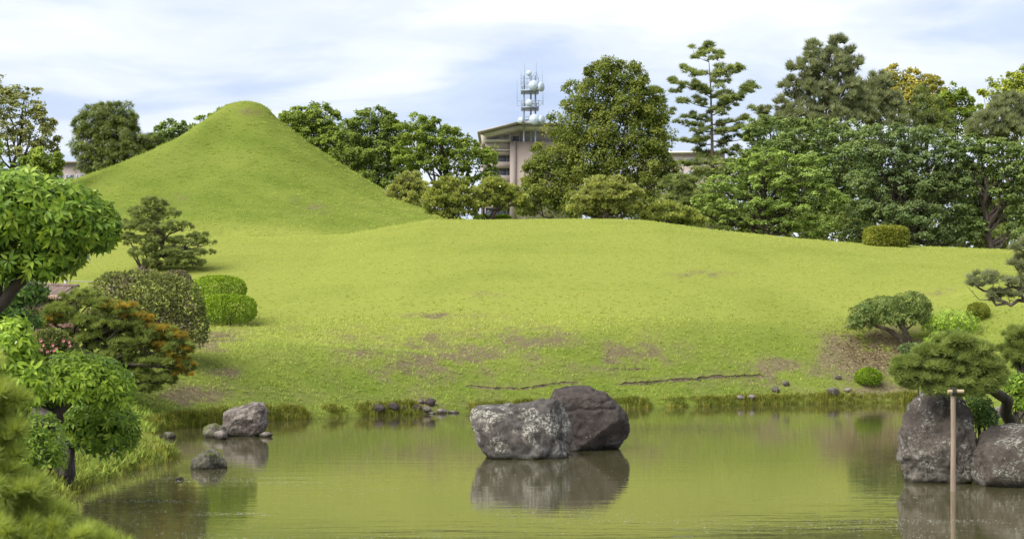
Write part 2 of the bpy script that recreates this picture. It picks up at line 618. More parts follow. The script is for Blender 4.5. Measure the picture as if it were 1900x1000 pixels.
def grass_mat(name, tuft=False):
    m, N, L = _new(name)
    out = N('ShaderNodeOutputMaterial')
    so, lu, tn = N('ShaderNodeAttribute'), N('ShaderNodeAttribute'), N('ShaderNodeAttribute')
    so.attribute_name, lu.attribute_name, tn.attribute_name = 'soil', 'lush', 'tone'
    geo = N('ShaderNodeNewGeometry')

    def noise(scale, det, rg=0.6, st=(1, 1, 1)):
        mp = N('ShaderNodeMapping'); mp.inputs['Scale'].default_value = st
        L(geo.outputs['Position'], mp.inputs['Vector'])
        n = N('ShaderNodeTexNoise')
        n.inputs['Scale'].default_value = scale
        n.inputs['Detail'].default_value = det
        n.inputs['Roughness'].default_value = rg
        L(mp.outputs[0], n.inputs['Vector'])
        return n.outputs['Fac']

    def ramp(s, stops):
        r = N('ShaderNodeValToRGB')
        e = r.color_ramp.elements
        e[0].position, e[0].color = stops[0][0], (*stops[0][1], 1)
        e[1].position, e[1].color = stops[-1][0], (*stops[-1][1], 1)
        for p, c in stops[1:-1]:
            k = e.new(p); k.color = (*c, 1)
        L(s, r.inputs[0])
        return r.outputs[0]

    def mixc(f, a, b):
        x = N('ShaderNodeMix'); x.data_type = 'RGBA'
        if isinstance(f, float): x.inputs['Factor'].default_value = f
        else: L(f, x.inputs['Factor'])
        L(a, x.inputs['A']); L(b, x.inputs['B'])
        return x.outputs['Result']
    src = tn.outputs['Fac'] if tuft else noise(7.0, 8, 0.7)
    k_ = 2.25 if tuft else 0.93
    dry = ramp(src, [(p, tuple(v * k_ for v in c)) for p, c in ((0.15, (0.146, 0.172, 0.036)), (0.5, (0.178, 0.200, 0.043)), (0.9, (0.214, 0.228, 0.056)))])
    k_ = 1.95 if tuft else 0.68
    wet = ramp(src, [(p, tuple(v * k_ for v in c)) for p, c in ((0.15, (0.096, 0.142, 0.023)), (0.5, (0.132, 0.178, 0.030)), (0.9, (0.176, 0.214, 0.043)))])
    c = mixc(lu.outputs['Fac'], dry, wet)
    if tuft:
        straw = ramp(src, [(0.0, (0.30, 0.275, 0.13)), (1.0, (0.44, 0.405, 0.21))])
        f = N('ShaderNodeMath'); f.operation = 'MULTIPLY'; f.inputs[1].default_value = 0.75
        L(so.outputs['Fac'], f.inputs[0])
        c = mixc(f.outputs[0], c, straw)
        di, tr, mx = N('ShaderNodeBsdfDiffuse'), N('ShaderNodeBsdfTranslucent'), N('ShaderNodeMixShader')
        mx.inputs[0].default_value = 0.45
        L(c, di.inputs['Color']); L(c, tr.inputs['Color'])
        mx.inputs[0].default_value = 0.5
        L(di.outputs[0], mx.inputs[1]); L(tr.outputs[0], mx.inputs[2])
        L(mx.outputs[0], out.inputs['Surface'])
        return m
    earth = ramp(noise(9, 8, 0.7), [(0.3, (0.060, 0.048, 0.028)), (0.5, (0.108, 0.090, 0.050)), (0.7, (0.165, 0.142, 0.080))])
    fz = N('ShaderNodeMath'); fz.operation = 'MULTIPLY_ADD'
    L(noise(14, 6, 0.7), fz.inputs[0]); fz.inputs[1].default_value = 1.5; fz.inputs[2].default_value = -0.75
    fa = N('ShaderNodeMath'); fa.operation = 'ADD'
    L(so.outputs['Fac'], fa.inputs[0]); L(fz.outputs[0], fa.inputs[1])
    fr = ramp(fa.outputs[0], [(0.18, (0, 0, 0)), (0.62, (1, 1, 1))])
    c = mixc(fr, c, earth)
    b = N('ShaderNodeBsdfDiffuse')
    L(c, b.inputs['Color'])
    bp = N('ShaderNodeBump'); bp.inputs['Strength'].default_value = 0.6; bp.inputs['Distance'].default_value = 0.06
    L(noise(9, 8, 0.75), bp.inputs['Height'])
    L(bp.outputs[0], b.inputs['Normal'])
    L(b.outputs[0], out.inputs['Surface'])
    return m


def axis(parts):
    a = [np.arange(lo, hi - 1e-6, st) for lo, hi, st in parts]
    return np.concatenate(a)


def build_ground():
    xs = axis([(-42, -15, 0.36), (-15, 16, 0.19), (16, 36, 0.4)])
    g = 0.5 * 1.35 ** np.arange(0, 24)
    xs = np.concatenate([-42 - np.cumsum(g)[::-1], xs, 36 + np.cumsum(g)])
    ys = axis([(-12, 22, 0.7), (22, 36, 0.3), (36, 56, 0.15), (56, 78, 0.25), (78, 114, 0.42)])
    ys = np.concatenate([ys, 114 + np.cumsum(0.6 * 1.3 ** np.arange(0, 26))])
    X, Y = np.meshgrid(xs, ys)
    x, y = X.ravel(), Y.ravel()
    z = terrain(x, y)
    nx, ny = len(xs), len(ys)
    global GRID
    GRID = (xs, ys, z.reshape(ny, nx), pond_sd(x, y).reshape(ny, nx))
    idx = np.arange(nx * ny).reshape(ny, nx)
    Q = np.stack([idx[:-1, :-1], idx[:-1, 1:], idx[1:, 1:], idx[1:, :-1]], -1).reshape(-1, 4)
    V = np.stack([x, y, z], -1)
    o = part('ground', V, Q, grass_mat('lawn'), smooth=True,
             attrs={'soil': soil_amount(x, np.maximum(y, 1), z), 'lush': lush_amount(x, y)})
    tag(o, 'bright yellow green lawn with a cone shaped grass hill and a worn bank down to the pond', None, None, 'structure')


build_ground()


def _grid(x, y, k):
    xs, ys = GRID[0], GRID[1]
    x, y = np.asarray(x, float).ravel(), np.asarray(y, float).ravel()
    i = np.clip(np.searchsorted(xs, x) - 1, 0, len(xs) - 2)
    j = np.clip(np.searchsorted(ys, y) - 1, 0, len(ys) - 2)
    u = np.clip((x - xs[i]) / (xs[i + 1] - xs[i]), 0, 1)
    v = np.clip((y - ys[j]) / (ys[j + 1] - ys[j]), 0, 1)
    g = GRID[k]
    return (g[j, i] * (1 - u) + g[j, i + 1] * u) * (1 - v) + (g[j + 1, i] * (1 - u) + g[j + 1, i + 1] * u) * v


def terrain(x, y):                                # from here on: heights read off the finished ground sheet
    return _grid(x, y, 2)


def pond_sd(x, y):
    return _grid(x, y, 3)



def water_mat():
    m, N, L = _new('pond_water')
    out = N('ShaderNodeOutputMaterial')
    geo = N('ShaderNodeNewGeometry')
    hs = []
    for sc, st, w in ((1.0, (0.55, 2.6, 1), 1.0), (1.0, (2.0, 9.0, 1), 0.35)):
        mp = N('ShaderNodeMapping'); mp.inputs['Scale'].default_value = st
        L(geo.outputs['Position'], mp.inputs['Vector'])
        n = N('ShaderNodeTexNoise'); n.inputs['Scale'].default_value = sc; n.inputs['Detail'].default_value = 3
        n.inputs['Distortion'].default_value = 0.4
        L(mp.outputs[0], n.inputs['Vector'])
        k = N('ShaderNodeMath'); k.operation = 'MULTIPLY'; k.inputs[1].default_value = w
        L(n.outputs['Fac'], k.inputs[0])
        hs.append(k.outputs[0])
    ad = N('ShaderNodeMath'); ad.operation = 'ADD'
    L(hs[0], ad.inputs[0]); L(hs[1], ad.inputs[1])
    bp = N('ShaderNodeBump'); bp.inputs['Strength'].default_value = 0.03; bp.inputs['Distance'].default_value = 0.10
    L(ad.outputs[0], bp.inputs['Height'])
    di = N('ShaderNodeBsdfDiffuse')
    gl = N('ShaderNodeBsdfGlossy')
    gl.inputs['Roughness'].default_value = 0.025
    gl.inputs['Color'].default_value = (0.86, 0.85, 0.84, 1)
    di.inputs['Color'].default_value = (0.075, 0.070, 0.032, 1)
    L(bp.outputs[0], gl.inputs['Normal'])
    lw = N('ShaderNodeFresnel'); lw.inputs['IOR'].default_value = 1.33
    ml = N('ShaderNodeMath'); ml.operation = 'MULTIPLY_ADD'; ml.use_clamp = True
    ml.inputs[1].default_value = 0.9; ml.inputs[2].default_value = 0.22
    L(lw.outputs[0], ml.inputs[0])
    mx = N('ShaderNodeMixShader')
    L(ml.outputs[0], mx.inputs[0]); L(di.outputs[0], mx.inputs[1]); L(gl.outputs[0], mx.inputs[2])
    L(mx.outputs[0], out.inputs['Surface'])
    return m


o = part('water', [(-14, 4, 0), (17, 4, 0), (17, 53, 0), (-14, 53, 0)], [(0, 1, 2, 3)], water_mat())
tag(o, 'still olive green pond mirroring the bank and the boulders', None, None, 'structure')


# ------------------------------------------------------------------ foliage builders
def place_leaves(pos, ax, nr, size, TV, TT, tone):
    """N copies of a template (x along ax, z along nr) in one vertex array"""
    ax = unit(ax)
    nr = unit(nr - ax * np.sum(ax * nr, -1, keepdims=True) + 1e-6)
    yy = np.cross(nr, ax)
    s = np.broadcast_to(np.asarray(size, float), (len(pos),))[:, None, None]
    V = pos[:, None, :] + s * (TV[None, :, 0, None] * ax[:, None, :] + TV[None, :, 1, None] * yy[:, None, :] + TV[None, :, 2, None] * nr[:, None, :])
    k = len(TV)
    T = (TT[None] + (np.arange(len(pos)) * k)[:, None, None]).reshape(-1, TT.shape[1])
    return V.reshape(-1, 3), T, np.repeat(tone, k)


LENS = (np.array([(0, 0, 0), (0.5, -0.30, 0.05), (1.0, 0, -0.06), (0.5, 0.30, 0.05)], float), np.array([(0, 1, 2), (0, 2, 3)]))
LEAF = (np.array([(0, 0, 0), (0.38, -0.17, 0.05), (0.38, 0.17, 0.05), (0.42, 0, -0.01), (1.0, 0, -0.14), (0.74, -0.11, -0.015), (0.74, 0.11, -0.015), (0.76, 0, -0.06)], float),
        np.array([(0, 1, 3), (0, 3, 2), (1, 5, 7), (1, 7, 3), (2, 3, 7), (2, 7, 6), (5, 4, 7), (7, 4, 6)]))


LEAF4 = (np.array([(0, 0, 0), (0.45, -0.18, 0.04), (0.45, 0.18, 0.04), (0.5, 0, -0.02), (1.0, 0, -0.12)], float), np.array([(0, 1, 3), (0, 3, 2), (1, 4, 3), (3, 4, 2)]))


def needle_tuft(n, spread, width, seed):
    r = np.random.default_rng(seed)
    V, T = [], []
    for i in range(n):
        a = 2 * np.pi * (i + r.uniform(-.3, .3)) / n * 1.618 * 3
        th = spread * math.sqrt((i + 0.5) / n) * r.uniform(0.8, 1.15)
        d = np.array([math.cos(th), math.sin(th) * math.cos(a), math.sin(th) * math.sin(a)])
        s = unit(np.cross(d, r.normal(size=3)))
        l = r.uniform(0.75, 1.05)
        k = len(V)
        V += [d * 0.06 - s * width, d * 0.06 + s * width, d * l]
        T.append((k, k + 1, k + 2))
    return np.array(V), np.array(T)


TUFT_FAR = needle_tuft(8, 1.25, 0.09, 1)
TUFT_MID = needle_tuft(12, 1.15, 0.052, 2)
TUFT_UP = needle_tuft(7, 0.75, 0.055, 5)
TUFT_NEAR = needle_tuft(34, 1.05, 0.019, 3)
FROND = (lambda r: (np.concatenate([np.array([(0, -.05, 0), (0, .05, 0), (l, s, h)]) for l, s, h in
                                    [(1, 0, .1), (.8, .45, .0), (.8, -.45, .0), (.7, .15, .4), (.7, -.15, -.3)]]),
                    np.arange(15).reshape(5, 3)))(0)


def lobes_px(lobes, d, depth=0.85):
    out = []
    for l in lobes:
        px, py, rx, ry = l[:4]
        off = l[4] if len(l) > 4 else 0.0
        dd = d + off
        s = dd / F
        dp = l[5] if len(l) > 5 else depth
        out.append((P(px, py, dd), np.array([rx * s, rx * s * dp, ry * s])))
    return out


def crown_points(lobes, n_sub, sub, n_leaf, flat=0.75, low=-0.45, fill=0.25, droop=0.0):
    n_sub, sub = n_sub * 1.45, sub * 0.86
    """lobes: world ellipsoids. sub clumps sit on their skin, leaf points in the skin of the clumps"""
    pos, outw, tone = [], [], []
    area = np.array([(r[0] * r[2]) for c, r in lobes])
    for (c, r), a in zip(lobes, area):
        ns = max(4, int(round(n_sub * a / area.sum())))
        dr = rdir(ns * 3)
        dr = dr[(dr[:, 2] > low) | (rng.random(ns * 3) < 0.25)][:ns]
        ns = len(dr)
        cen = c + r * dr * rng.uniform(0.68, 1.0, (ns, 1))
        keep = np.ones(ns, bool)
        for c2, r2 in lobes:
            if c2 is c: continue
            keep &= np.sum(((cen - c2) / r2) ** 2, -1) > 0.42
        cen, dr = cen[keep], dr[keep]
        ns = len(cen)
        if ns:
            rs = (r[0] * r[2]) ** 0.5 * sub * rng.uniform(0.6, 1.3, ns)
            st = rng.random(ns)
            nl = max(1, int(round(n_leaf * a / area.sum() / ns)))
            ld = rdir(ns * nl).reshape(ns, nl, 3)
            ld = np.where((ld[..., 2:3] < -0.3) & (rng.random((ns, nl, 1)) < 0.7), -ld, ld)
            rad = rng.uniform(0.15, 1, (ns, nl, 1)) ** 0.5
            q = ld * rad * rs[:, None, None] * np.array([1, 1, flat])
            q[..., 2] -= droop * (q[..., 0] ** 2 + q[..., 1] ** 2) / np.maximum(rs[:, None], 1e-6)
            q = q + cen[:, None, :]
            pos.append(q.reshape(-1, 3))
            outw.append(unit(ld * 0.7 + 0.5 * dr[:, None, :]).reshape(-1, 3))
            tone.append((0.5 * st[:, None] + 0.5 * rng.random((ns, nl))).ravel())
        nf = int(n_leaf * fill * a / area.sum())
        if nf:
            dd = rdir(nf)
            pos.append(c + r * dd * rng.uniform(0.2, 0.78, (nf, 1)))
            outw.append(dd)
            tone.append(rng.random(nf) * 0.45)  # inner leaves coloured darker: shade inside the crown put into the tone
    return np.concatenate(pos), np.concatenate(outw), np.concatenate(tone)


def wood(base, lobes, r0, lean=None, top=None, limbs=None, seg=7, twig=0.12, wig=0.06):
    """tapered trunk from base into the crown and a limb into every lobe"""
    base = np.asarray(base, float)
    mb = MB()
    cs = np.array([c for c, r in lobes])
    if top is None:
        i = np.argmax(cs[:, 2])
        top = np.array([cs[:, 0].mean() * 0.6 + cs[i, 0] * 0.4, cs[:, 1].mean(), cs[i, 2]])
    top = np.asarray(top, float)
    n = 9
    t = np.linspace(0, 1, n)[:, None]
    hgt = np.linalg.norm(top - base)
    if lean is not None:
        mid = np.asarray(lean, float)
        tr = (1 - t) ** 2 * base + 2 * t * (1 - t) * mid + t * t * top
    else:
        tr = base * (1 - t) + top * t
    tr = tr + rng.normal(size=(n, 3)) * np.array([1, 1, 0.3]) * hgt * wig * 0.35 * np.sin(np.pi * t)
    rad = r0 * (1 - 0.85 * t[:, 0])
    rad[0] *= 1.35
    tr[0, 2] -= 0.25
    mb.tube(tr, rad, seg)
    for c, r in lobes:
        for j in range(2 if limbs is None else limbs):
            tip = c + r * rdir(1)[0] * np.array([0.65, 0.65, 0.4]) + np.array([0, 0, r[2] * 0.15])
            zt = (tip[2] - base[2]) / max(top[2] - base[2], 1e-3)
            a = float(np.clip(zt * rng.uniform(0.35, 0.75), 0.12, 0.9))
            st = tr[0] + 0
            k = a * (n - 1)
            i = int(k)
            st = tr[i] * (1 - (k - i)) + tr[min(i + 1, n - 1)] * (k - i)
            L_ = np.linalg.norm(tip - st)
            m = st * 0.45 + tip * 0.55 + np.array([0, 0, -0.12 * L_]) * (1 if tip[2] > st[2] else -0.4)
            s = np.linspace(0, 1, 6)[:, None]
            br = (1 - s) ** 2 * st + 2 * s * (1 - s) * m + s * s * tip + rng.normal(size=(6, 3)) * 0.035 * L_ * np.sin(np.pi * s)
            rb = r0 * (1 - 0.85 * a) * 0.62
            mb.tube(br, rb * (1 - 0.88 * s[:, 0]), 5)
            for q in range(2):
                w0 = br[rng.integers(2, 5)]
                w1 = w0 + rdir(1)[0] * L_ * 0.18 + np.array([0, 0, 0.04 * L_])
                mb.tube([w0, (w0 + w1) / 2 + rdir(1)[0] * 0.03 * L_, w1], [rb * 0.35, rb * 0.22, rb * 0.08], 4)
    return mb.get()


GREEN = dict(
    camphor=((0.060, 0.088, 0.018), (0.125, 0.170, 0.030), (0.225, 0.275, 0.052)),
    camphor_deep=((0.048, 0.072, 0.018), (0.095, 0.132, 0.028), (0.170, 0.215, 0.045)),
    olive=((0.058, 0.078, 0.016), (0.106, 0.130, 0.026), (0.172, 0.182, 0.042)),
    conifer=((0.050, 0.068, 0.016), (0.098, 0.126, 0.028), (0.160, 0.190, 0.042)),
    zelkova=((0.075, 0.085, 0.034), (0.145, 0.155, 0.058), (0.235, 0.240, 0.098)),
    maple=((0.085, 0.125, 0.030), (0.155, 0.210, 0.054), (0.240, 0.305, 0.094)),
    cherry=((0.066, 0.096, 0.032), (0.122, 0.166, 0.054), (0.195, 0.245, 0.088)),
    cherry_deep=((0.058, 0.084, 0.034), (0.105, 0.142, 0.056), (0.170, 0.212, 0.088)),
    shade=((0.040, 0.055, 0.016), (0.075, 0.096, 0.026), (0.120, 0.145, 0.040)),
    gold=((0.095, 0.105, 0.020), (0.215, 0.200, 0.040), (0.360, 0.310, 0.066)),
    lime=((0.095, 0.130, 0.022), (0.195, 0.225, 0.036), (0.320, 0.330, 0.056)),
    pine=((0.055, 0.072, 0.024), (0.108, 0.132, 0.044), (0.175, 0.200, 0.072)),
    pine_warm=((0.058, 0.080, 0.020), (0.116, 0.148, 0.036), (0.195, 0.225, 0.058)),
    pine_grey=((0.072, 0.086, 0.044), (0.135, 0.152, 0.080), (0.215, 0.232, 0.130)),
    pine_clip=((0.078, 0.096, 0.024), (0.155, 0.178, 0.042), (0.255, 0.270, 0.074)),
    pine_pale=((0.105, 0.120, 0.036), (0.195, 0.212, 0.064), (0.310, 0.325, 0.105)),
    pine_fore=((0.085, 0.120, 0.030), (0.160, 0.205, 0.052), (0.260, 0.305, 0.088)),
    pine_bright=((0.140, 0.180, 0.038), (0.255, 0.310, 0.066), (0.390, 0.450, 0.120)),
    orange=((0.150, 0.130, 0.022), (0.300, 0.220, 0.032), (0.440, 0.310, 0.050)),
    box=((0.075, 0.125, 0.010), (0.145, 0.230, 0.016), (0.245, 0.335, 0.030)),
    hedge=((0.085, 0.108, 0.016), (0.165, 0.186, 0.028), (0.265, 0.268, 0.048)),
    azalea=((0.060, 0.076, 0.028), (0.130, 0.150, 0.048), (0.240, 0.260, 0.084)),
    azalea_dry=((0.070, 0.064, 0.042), (0.140, 0.128, 0.080), (0.230, 0.210, 0.125)),
    glossy=((0.055, 0.105, 0.012), (0.130, 0.210, 0.020), (0.270, 0.340, 0.050)),
    glossy_light=((0.095, 0.165, 0.016), (0.190, 0.285, 0.028), (0.330, 0.420, 0.060)),
    glossy_deep=((0.032, 0.068, 0.014), (0.066, 0.125, 0.022), (0.130, 0.200, 0.040)),
    rhodo=((0.052, 0.082, 0.022), (0.105, 0.150, 0.038), (0.210, 0.245, 0.080)),
)


GAIN = dict(glossy=1.25, glossy_light=1.3, glossy_deep=1.1, box=1.1, hedge=1.1, orange=1.0, pine_bright=1.15, zelkova=1.75, azalea=1.05, azalea_dry=1.0, rhodo=1.05, pine=1.85, pine_warm=1.5, pine_fore=1.15, pine_clip=1.6, pine_grey=1.5)


def lm(key, single=False, **k):
    g = GAIN.get(key, 1.5)
    return leaf_mat('leaves_' + key, *[tuple(v * g for v in c) for c in GREEN[key]], objrand=single, **k)


def base_of(px, d, py=None):
    x = (px - CX) / F * d
    return np.array([x, d, tz(x, d)])


def broad_tree(name, label, cat, d, lobes, base_px, mat, n_leaf=9000, size=0.22, n_sub=70, sub=0.30, flat=0.7, r0=0.22, group=None, low=-0.45,
               fill=0.25, droop=0.0, up=0.55, barkm=None, tmpl=LENS, lean=None, limbs=None, depth=0.85):
    lw = lobes_px(lobes, d, depth)
    b = base_of(base_px, d)
    t = thing(name, label, cat, b, group)
    V, T = wood(b, lw, r0, lean=None if lean is None else P(*lean), limbs=limbs)
    part('trunk', V, T, barkm or M_BARKD, t, smooth=True)
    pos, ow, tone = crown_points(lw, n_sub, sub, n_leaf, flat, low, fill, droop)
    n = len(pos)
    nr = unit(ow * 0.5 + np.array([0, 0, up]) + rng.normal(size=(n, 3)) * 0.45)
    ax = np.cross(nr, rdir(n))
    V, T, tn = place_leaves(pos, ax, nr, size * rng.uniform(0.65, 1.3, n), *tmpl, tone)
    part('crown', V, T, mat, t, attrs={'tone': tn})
    return t


def pine_tufts(lw, n_sub, sub, n, size, tmpl, flat=0.6, low=-0.2, up=0.7, fill=0.15):
    pos, ow, tone = crown_points(lw, n_sub, sub, n, flat, low, fill)
    m = len(pos)
    ax = unit(ow * 0.6 + np.array([0, 0, up]) + rng.normal(size=(m, 3)) * 0.35)
    return place_leaves(pos, ax, rdir(m), size * rng.uniform(0.7, 1.25, m), *tmpl, tone), pos


def pine_tree(name, label, d, lobes, base_px, mat, n=3000, size=0.3, n_sub=60, sub=0.3, flat=0.6, r0=0.18, group=None, tmpl=TUFT_FAR, trunk=None,
              low=-0.2, up=0.7, depth=0.85, barkm=None, limbs=1, cat='pine tree', tips=None, fill=0.15, wig=0.06, base=None):
    lw = lobes_px(lobes, d, depth)
    b = base_of(base_px, d) if base is None else np.asarray(base, float)
    t = thing(name, label, cat, b, group)
    mb = MB()
    if trunk is not None:                          # trunk given as a row of pixels with radius in metres
        pts = np.array([P(q[0], q[1], d + (q[3] if len(q) > 3 else 0)) for q in trunk])
        rad = [q[2] for q in trunk]
        tt = np.linspace(0, len(pts) - 1, len(pts) * 3)
        pi = np.stack([np.interp(tt, np.arange(len(pts)), pts[:, k]) for k in range(3)], -1)
        pi[1:-1] += rng.normal(size=(len(pi) - 2, 3)) * np.mean(rad) * 0.35
        mb.tube(pi, np.interp(tt, np.arange(len(pts)), rad), 8)
        for c, r in lw:
            for j in range(limbs):
                i = int(np.argmin(np.linalg.norm(pi - (c - np.array([0, 0, r[2] * 1.2])), axis=1)))
                st = pi[max(0, i - 1)]
                tip = c + r * rdir(1)[0] * np.array([0.75, 0.7, 0.2]) - np.array([0, 0, r[2] * 0.3])
                L_ = np.linalg.norm(tip - st)
                s = np.linspace(0, 1, 6)[:, None]
                m = (st + tip) / 2 + rng.normal(size=3) * 0.12 * L_
                br = (1 - s) ** 2 * st + 2 * s * (1 - s) * m + s * s * tip + rng.normal(size=(6, 3)) * 0.05 * L_ * np.sin(np.pi * s)
                r_b = min(np.interp(i, np.arange(len(tt)), np.interp(tt, np.arange(len(pts)), rad)) * 0.6, 0.02 * L_ + 0.025)
                mb.tube(br, r_b * (1 - 0.8 * s[:, 0]), 5)
                for q in range(2):
                    w0 = br[rng.integers(2, 5)]
                    w1 = w0 + rdir(1)[0] * r * np.array([0.6, 0.6, 0.2])
                    mb.tube([w0, (w0 + w1) / 2 + rdir(1)[0] * 0.03, w1], [r_b * 0.45, r_b * 0.3, r_b * 0.12], 4)
        V, T = mb.get()
    else:
        V, T = wood(b, lw, r0, limbs=limbs, wig=wig)
    part('trunk', V, T, barkm or M_BARK, t, smooth=True)
    (V, T, tn), pos = pine_tufts(lw, n_sub, sub, n, size, tmpl, flat, low, up, fill)
    part('crown', V, T, mat, t, attrs={'tone': tn})
    if tips:                                       # new growth of another colour on the upper skin of some pads
        lt = lobes_px(tips[0], d, depth)
        (V, T, tn), pos = pine_tufts(lt, max(10, n_sub // 3), sub, tips[2], size * 0.85, tmpl, flat, 0.05, 0.9, 0)
        part('new_growth', V, T, tips[1], t, attrs={'tone': tn})
    return t


def dome_bush(name, label, cat, d, lobes, mat, n=6000, size=0.06, group=None, sq=2.0, jitter=0.05, base_px=None, tmpl=LENS, mat2=None, share2=0.0, stem=True, depth=0.9):
    """clipped bush: small leaves in a thin skin over ellipsoids (sq > 2 squares them off)"""
    lw = lobes_px(lobes, d, depth)
    c0 = lw[0][0]
    b = np.array([c0[0], c0[1], min(tz(c0[0], c0[1]), c0[2] - lw[0][1][2] * 0.6)])
    t = thing(name, label, cat, b, group)
    P_, O_, T_ = [], [], []
    area = np.array([r[0] * r[2] + r[0] * r[1] for c, r in lw])
    for (c, r), a in zip(lw, area):
        k = int(n * a / area.sum())
        dd = rdir(k)
        dd[:, 2] = np.where((dd[:, 2] < -0.75) & (rng.random(k) < 0.7), -dd[:, 2], dd[:, 2])
        s = (np.abs(dd) ** sq).sum(-1, keepdims=True) ** (-1.0 / sq)
        lump = 1 + jitter * 1.6 * fbm(dd * 3.0 + c, 3, 77)[:, None]
        rad = np.where(rng.random((k, 1)) < 0.65, rng.uniform(1 - jitter, 1 + jitter, (k, 1)), rng.uniform(0.6, 1, (k, 1)))
        q = c + r * dd * s * lump * rad
        keep = np.ones(k, bool)
        for c2, r2 in lw:
            if c2 is c: continue
            keep &= np.sum(((q - c2) / r2) ** 2, -1) > 0.7
        q, dd = q[keep], dd[keep]
        nz = unit(dd / r)
        P_.append(q); O_.append(nz)
        T_.append(np.clip(0.5 + 0.45 * fbm(q * 3.5, 2, 91) + rng.normal(size=len(q)) * 0.24, 0, 1))
    pos, ow, tone = np.concatenate(P_), np.concatenate(O_), np.concatenate(T_)
    m = len(pos)
    nr = unit(ow * 0.7 + np.array([0, 0, 0.35]) + rng.normal(size=(m, 3)) * 0.55)
    ax = unit(np.cross(nr, rdir(m)) + 0.5 * ow)
    sz = size * rng.uniform(0.7, 1.35, m)
    sel = np.zeros(m, bool)
    if mat2 is not None:
        sel = (fbm(pos * 1.6, 3, 33) + rng.normal(size=m) * 0.15) > (1 - 2 * share2) * 0.45
        V, T, tn = place_leaves(pos[sel], ax[sel], nr[sel], sz[sel], *tmpl, tone[sel])
        part('old_foliage', V, T, mat2, t, attrs={'tone': tn})
    V, T, tn = place_leaves(pos[~sel], ax[~sel], nr[~sel], sz[~sel], *tmpl, tone[~sel])
    part('foliage', V, T, mat, t, attrs={'tone': tn})
    if stem:
        mb = MB()
        for c, r in lw[:2]:
            for j in range(5):
                e = c + r * rdir(1)[0] * 0.55
                s0 = b + np.array([rng.uniform(-.2, .2) * r[0], rng.uniform(-.2, .2) * r[1], -0.1])
                mb.tube([s0, (s0 + e) / 2 + rdir(1)[0] * 0.04, e], [0.03, 0.022, 0.012], 5)
        V, T = mb.get()
        part('stem', V, T, M_BARKD, t, smooth=True)
    return t


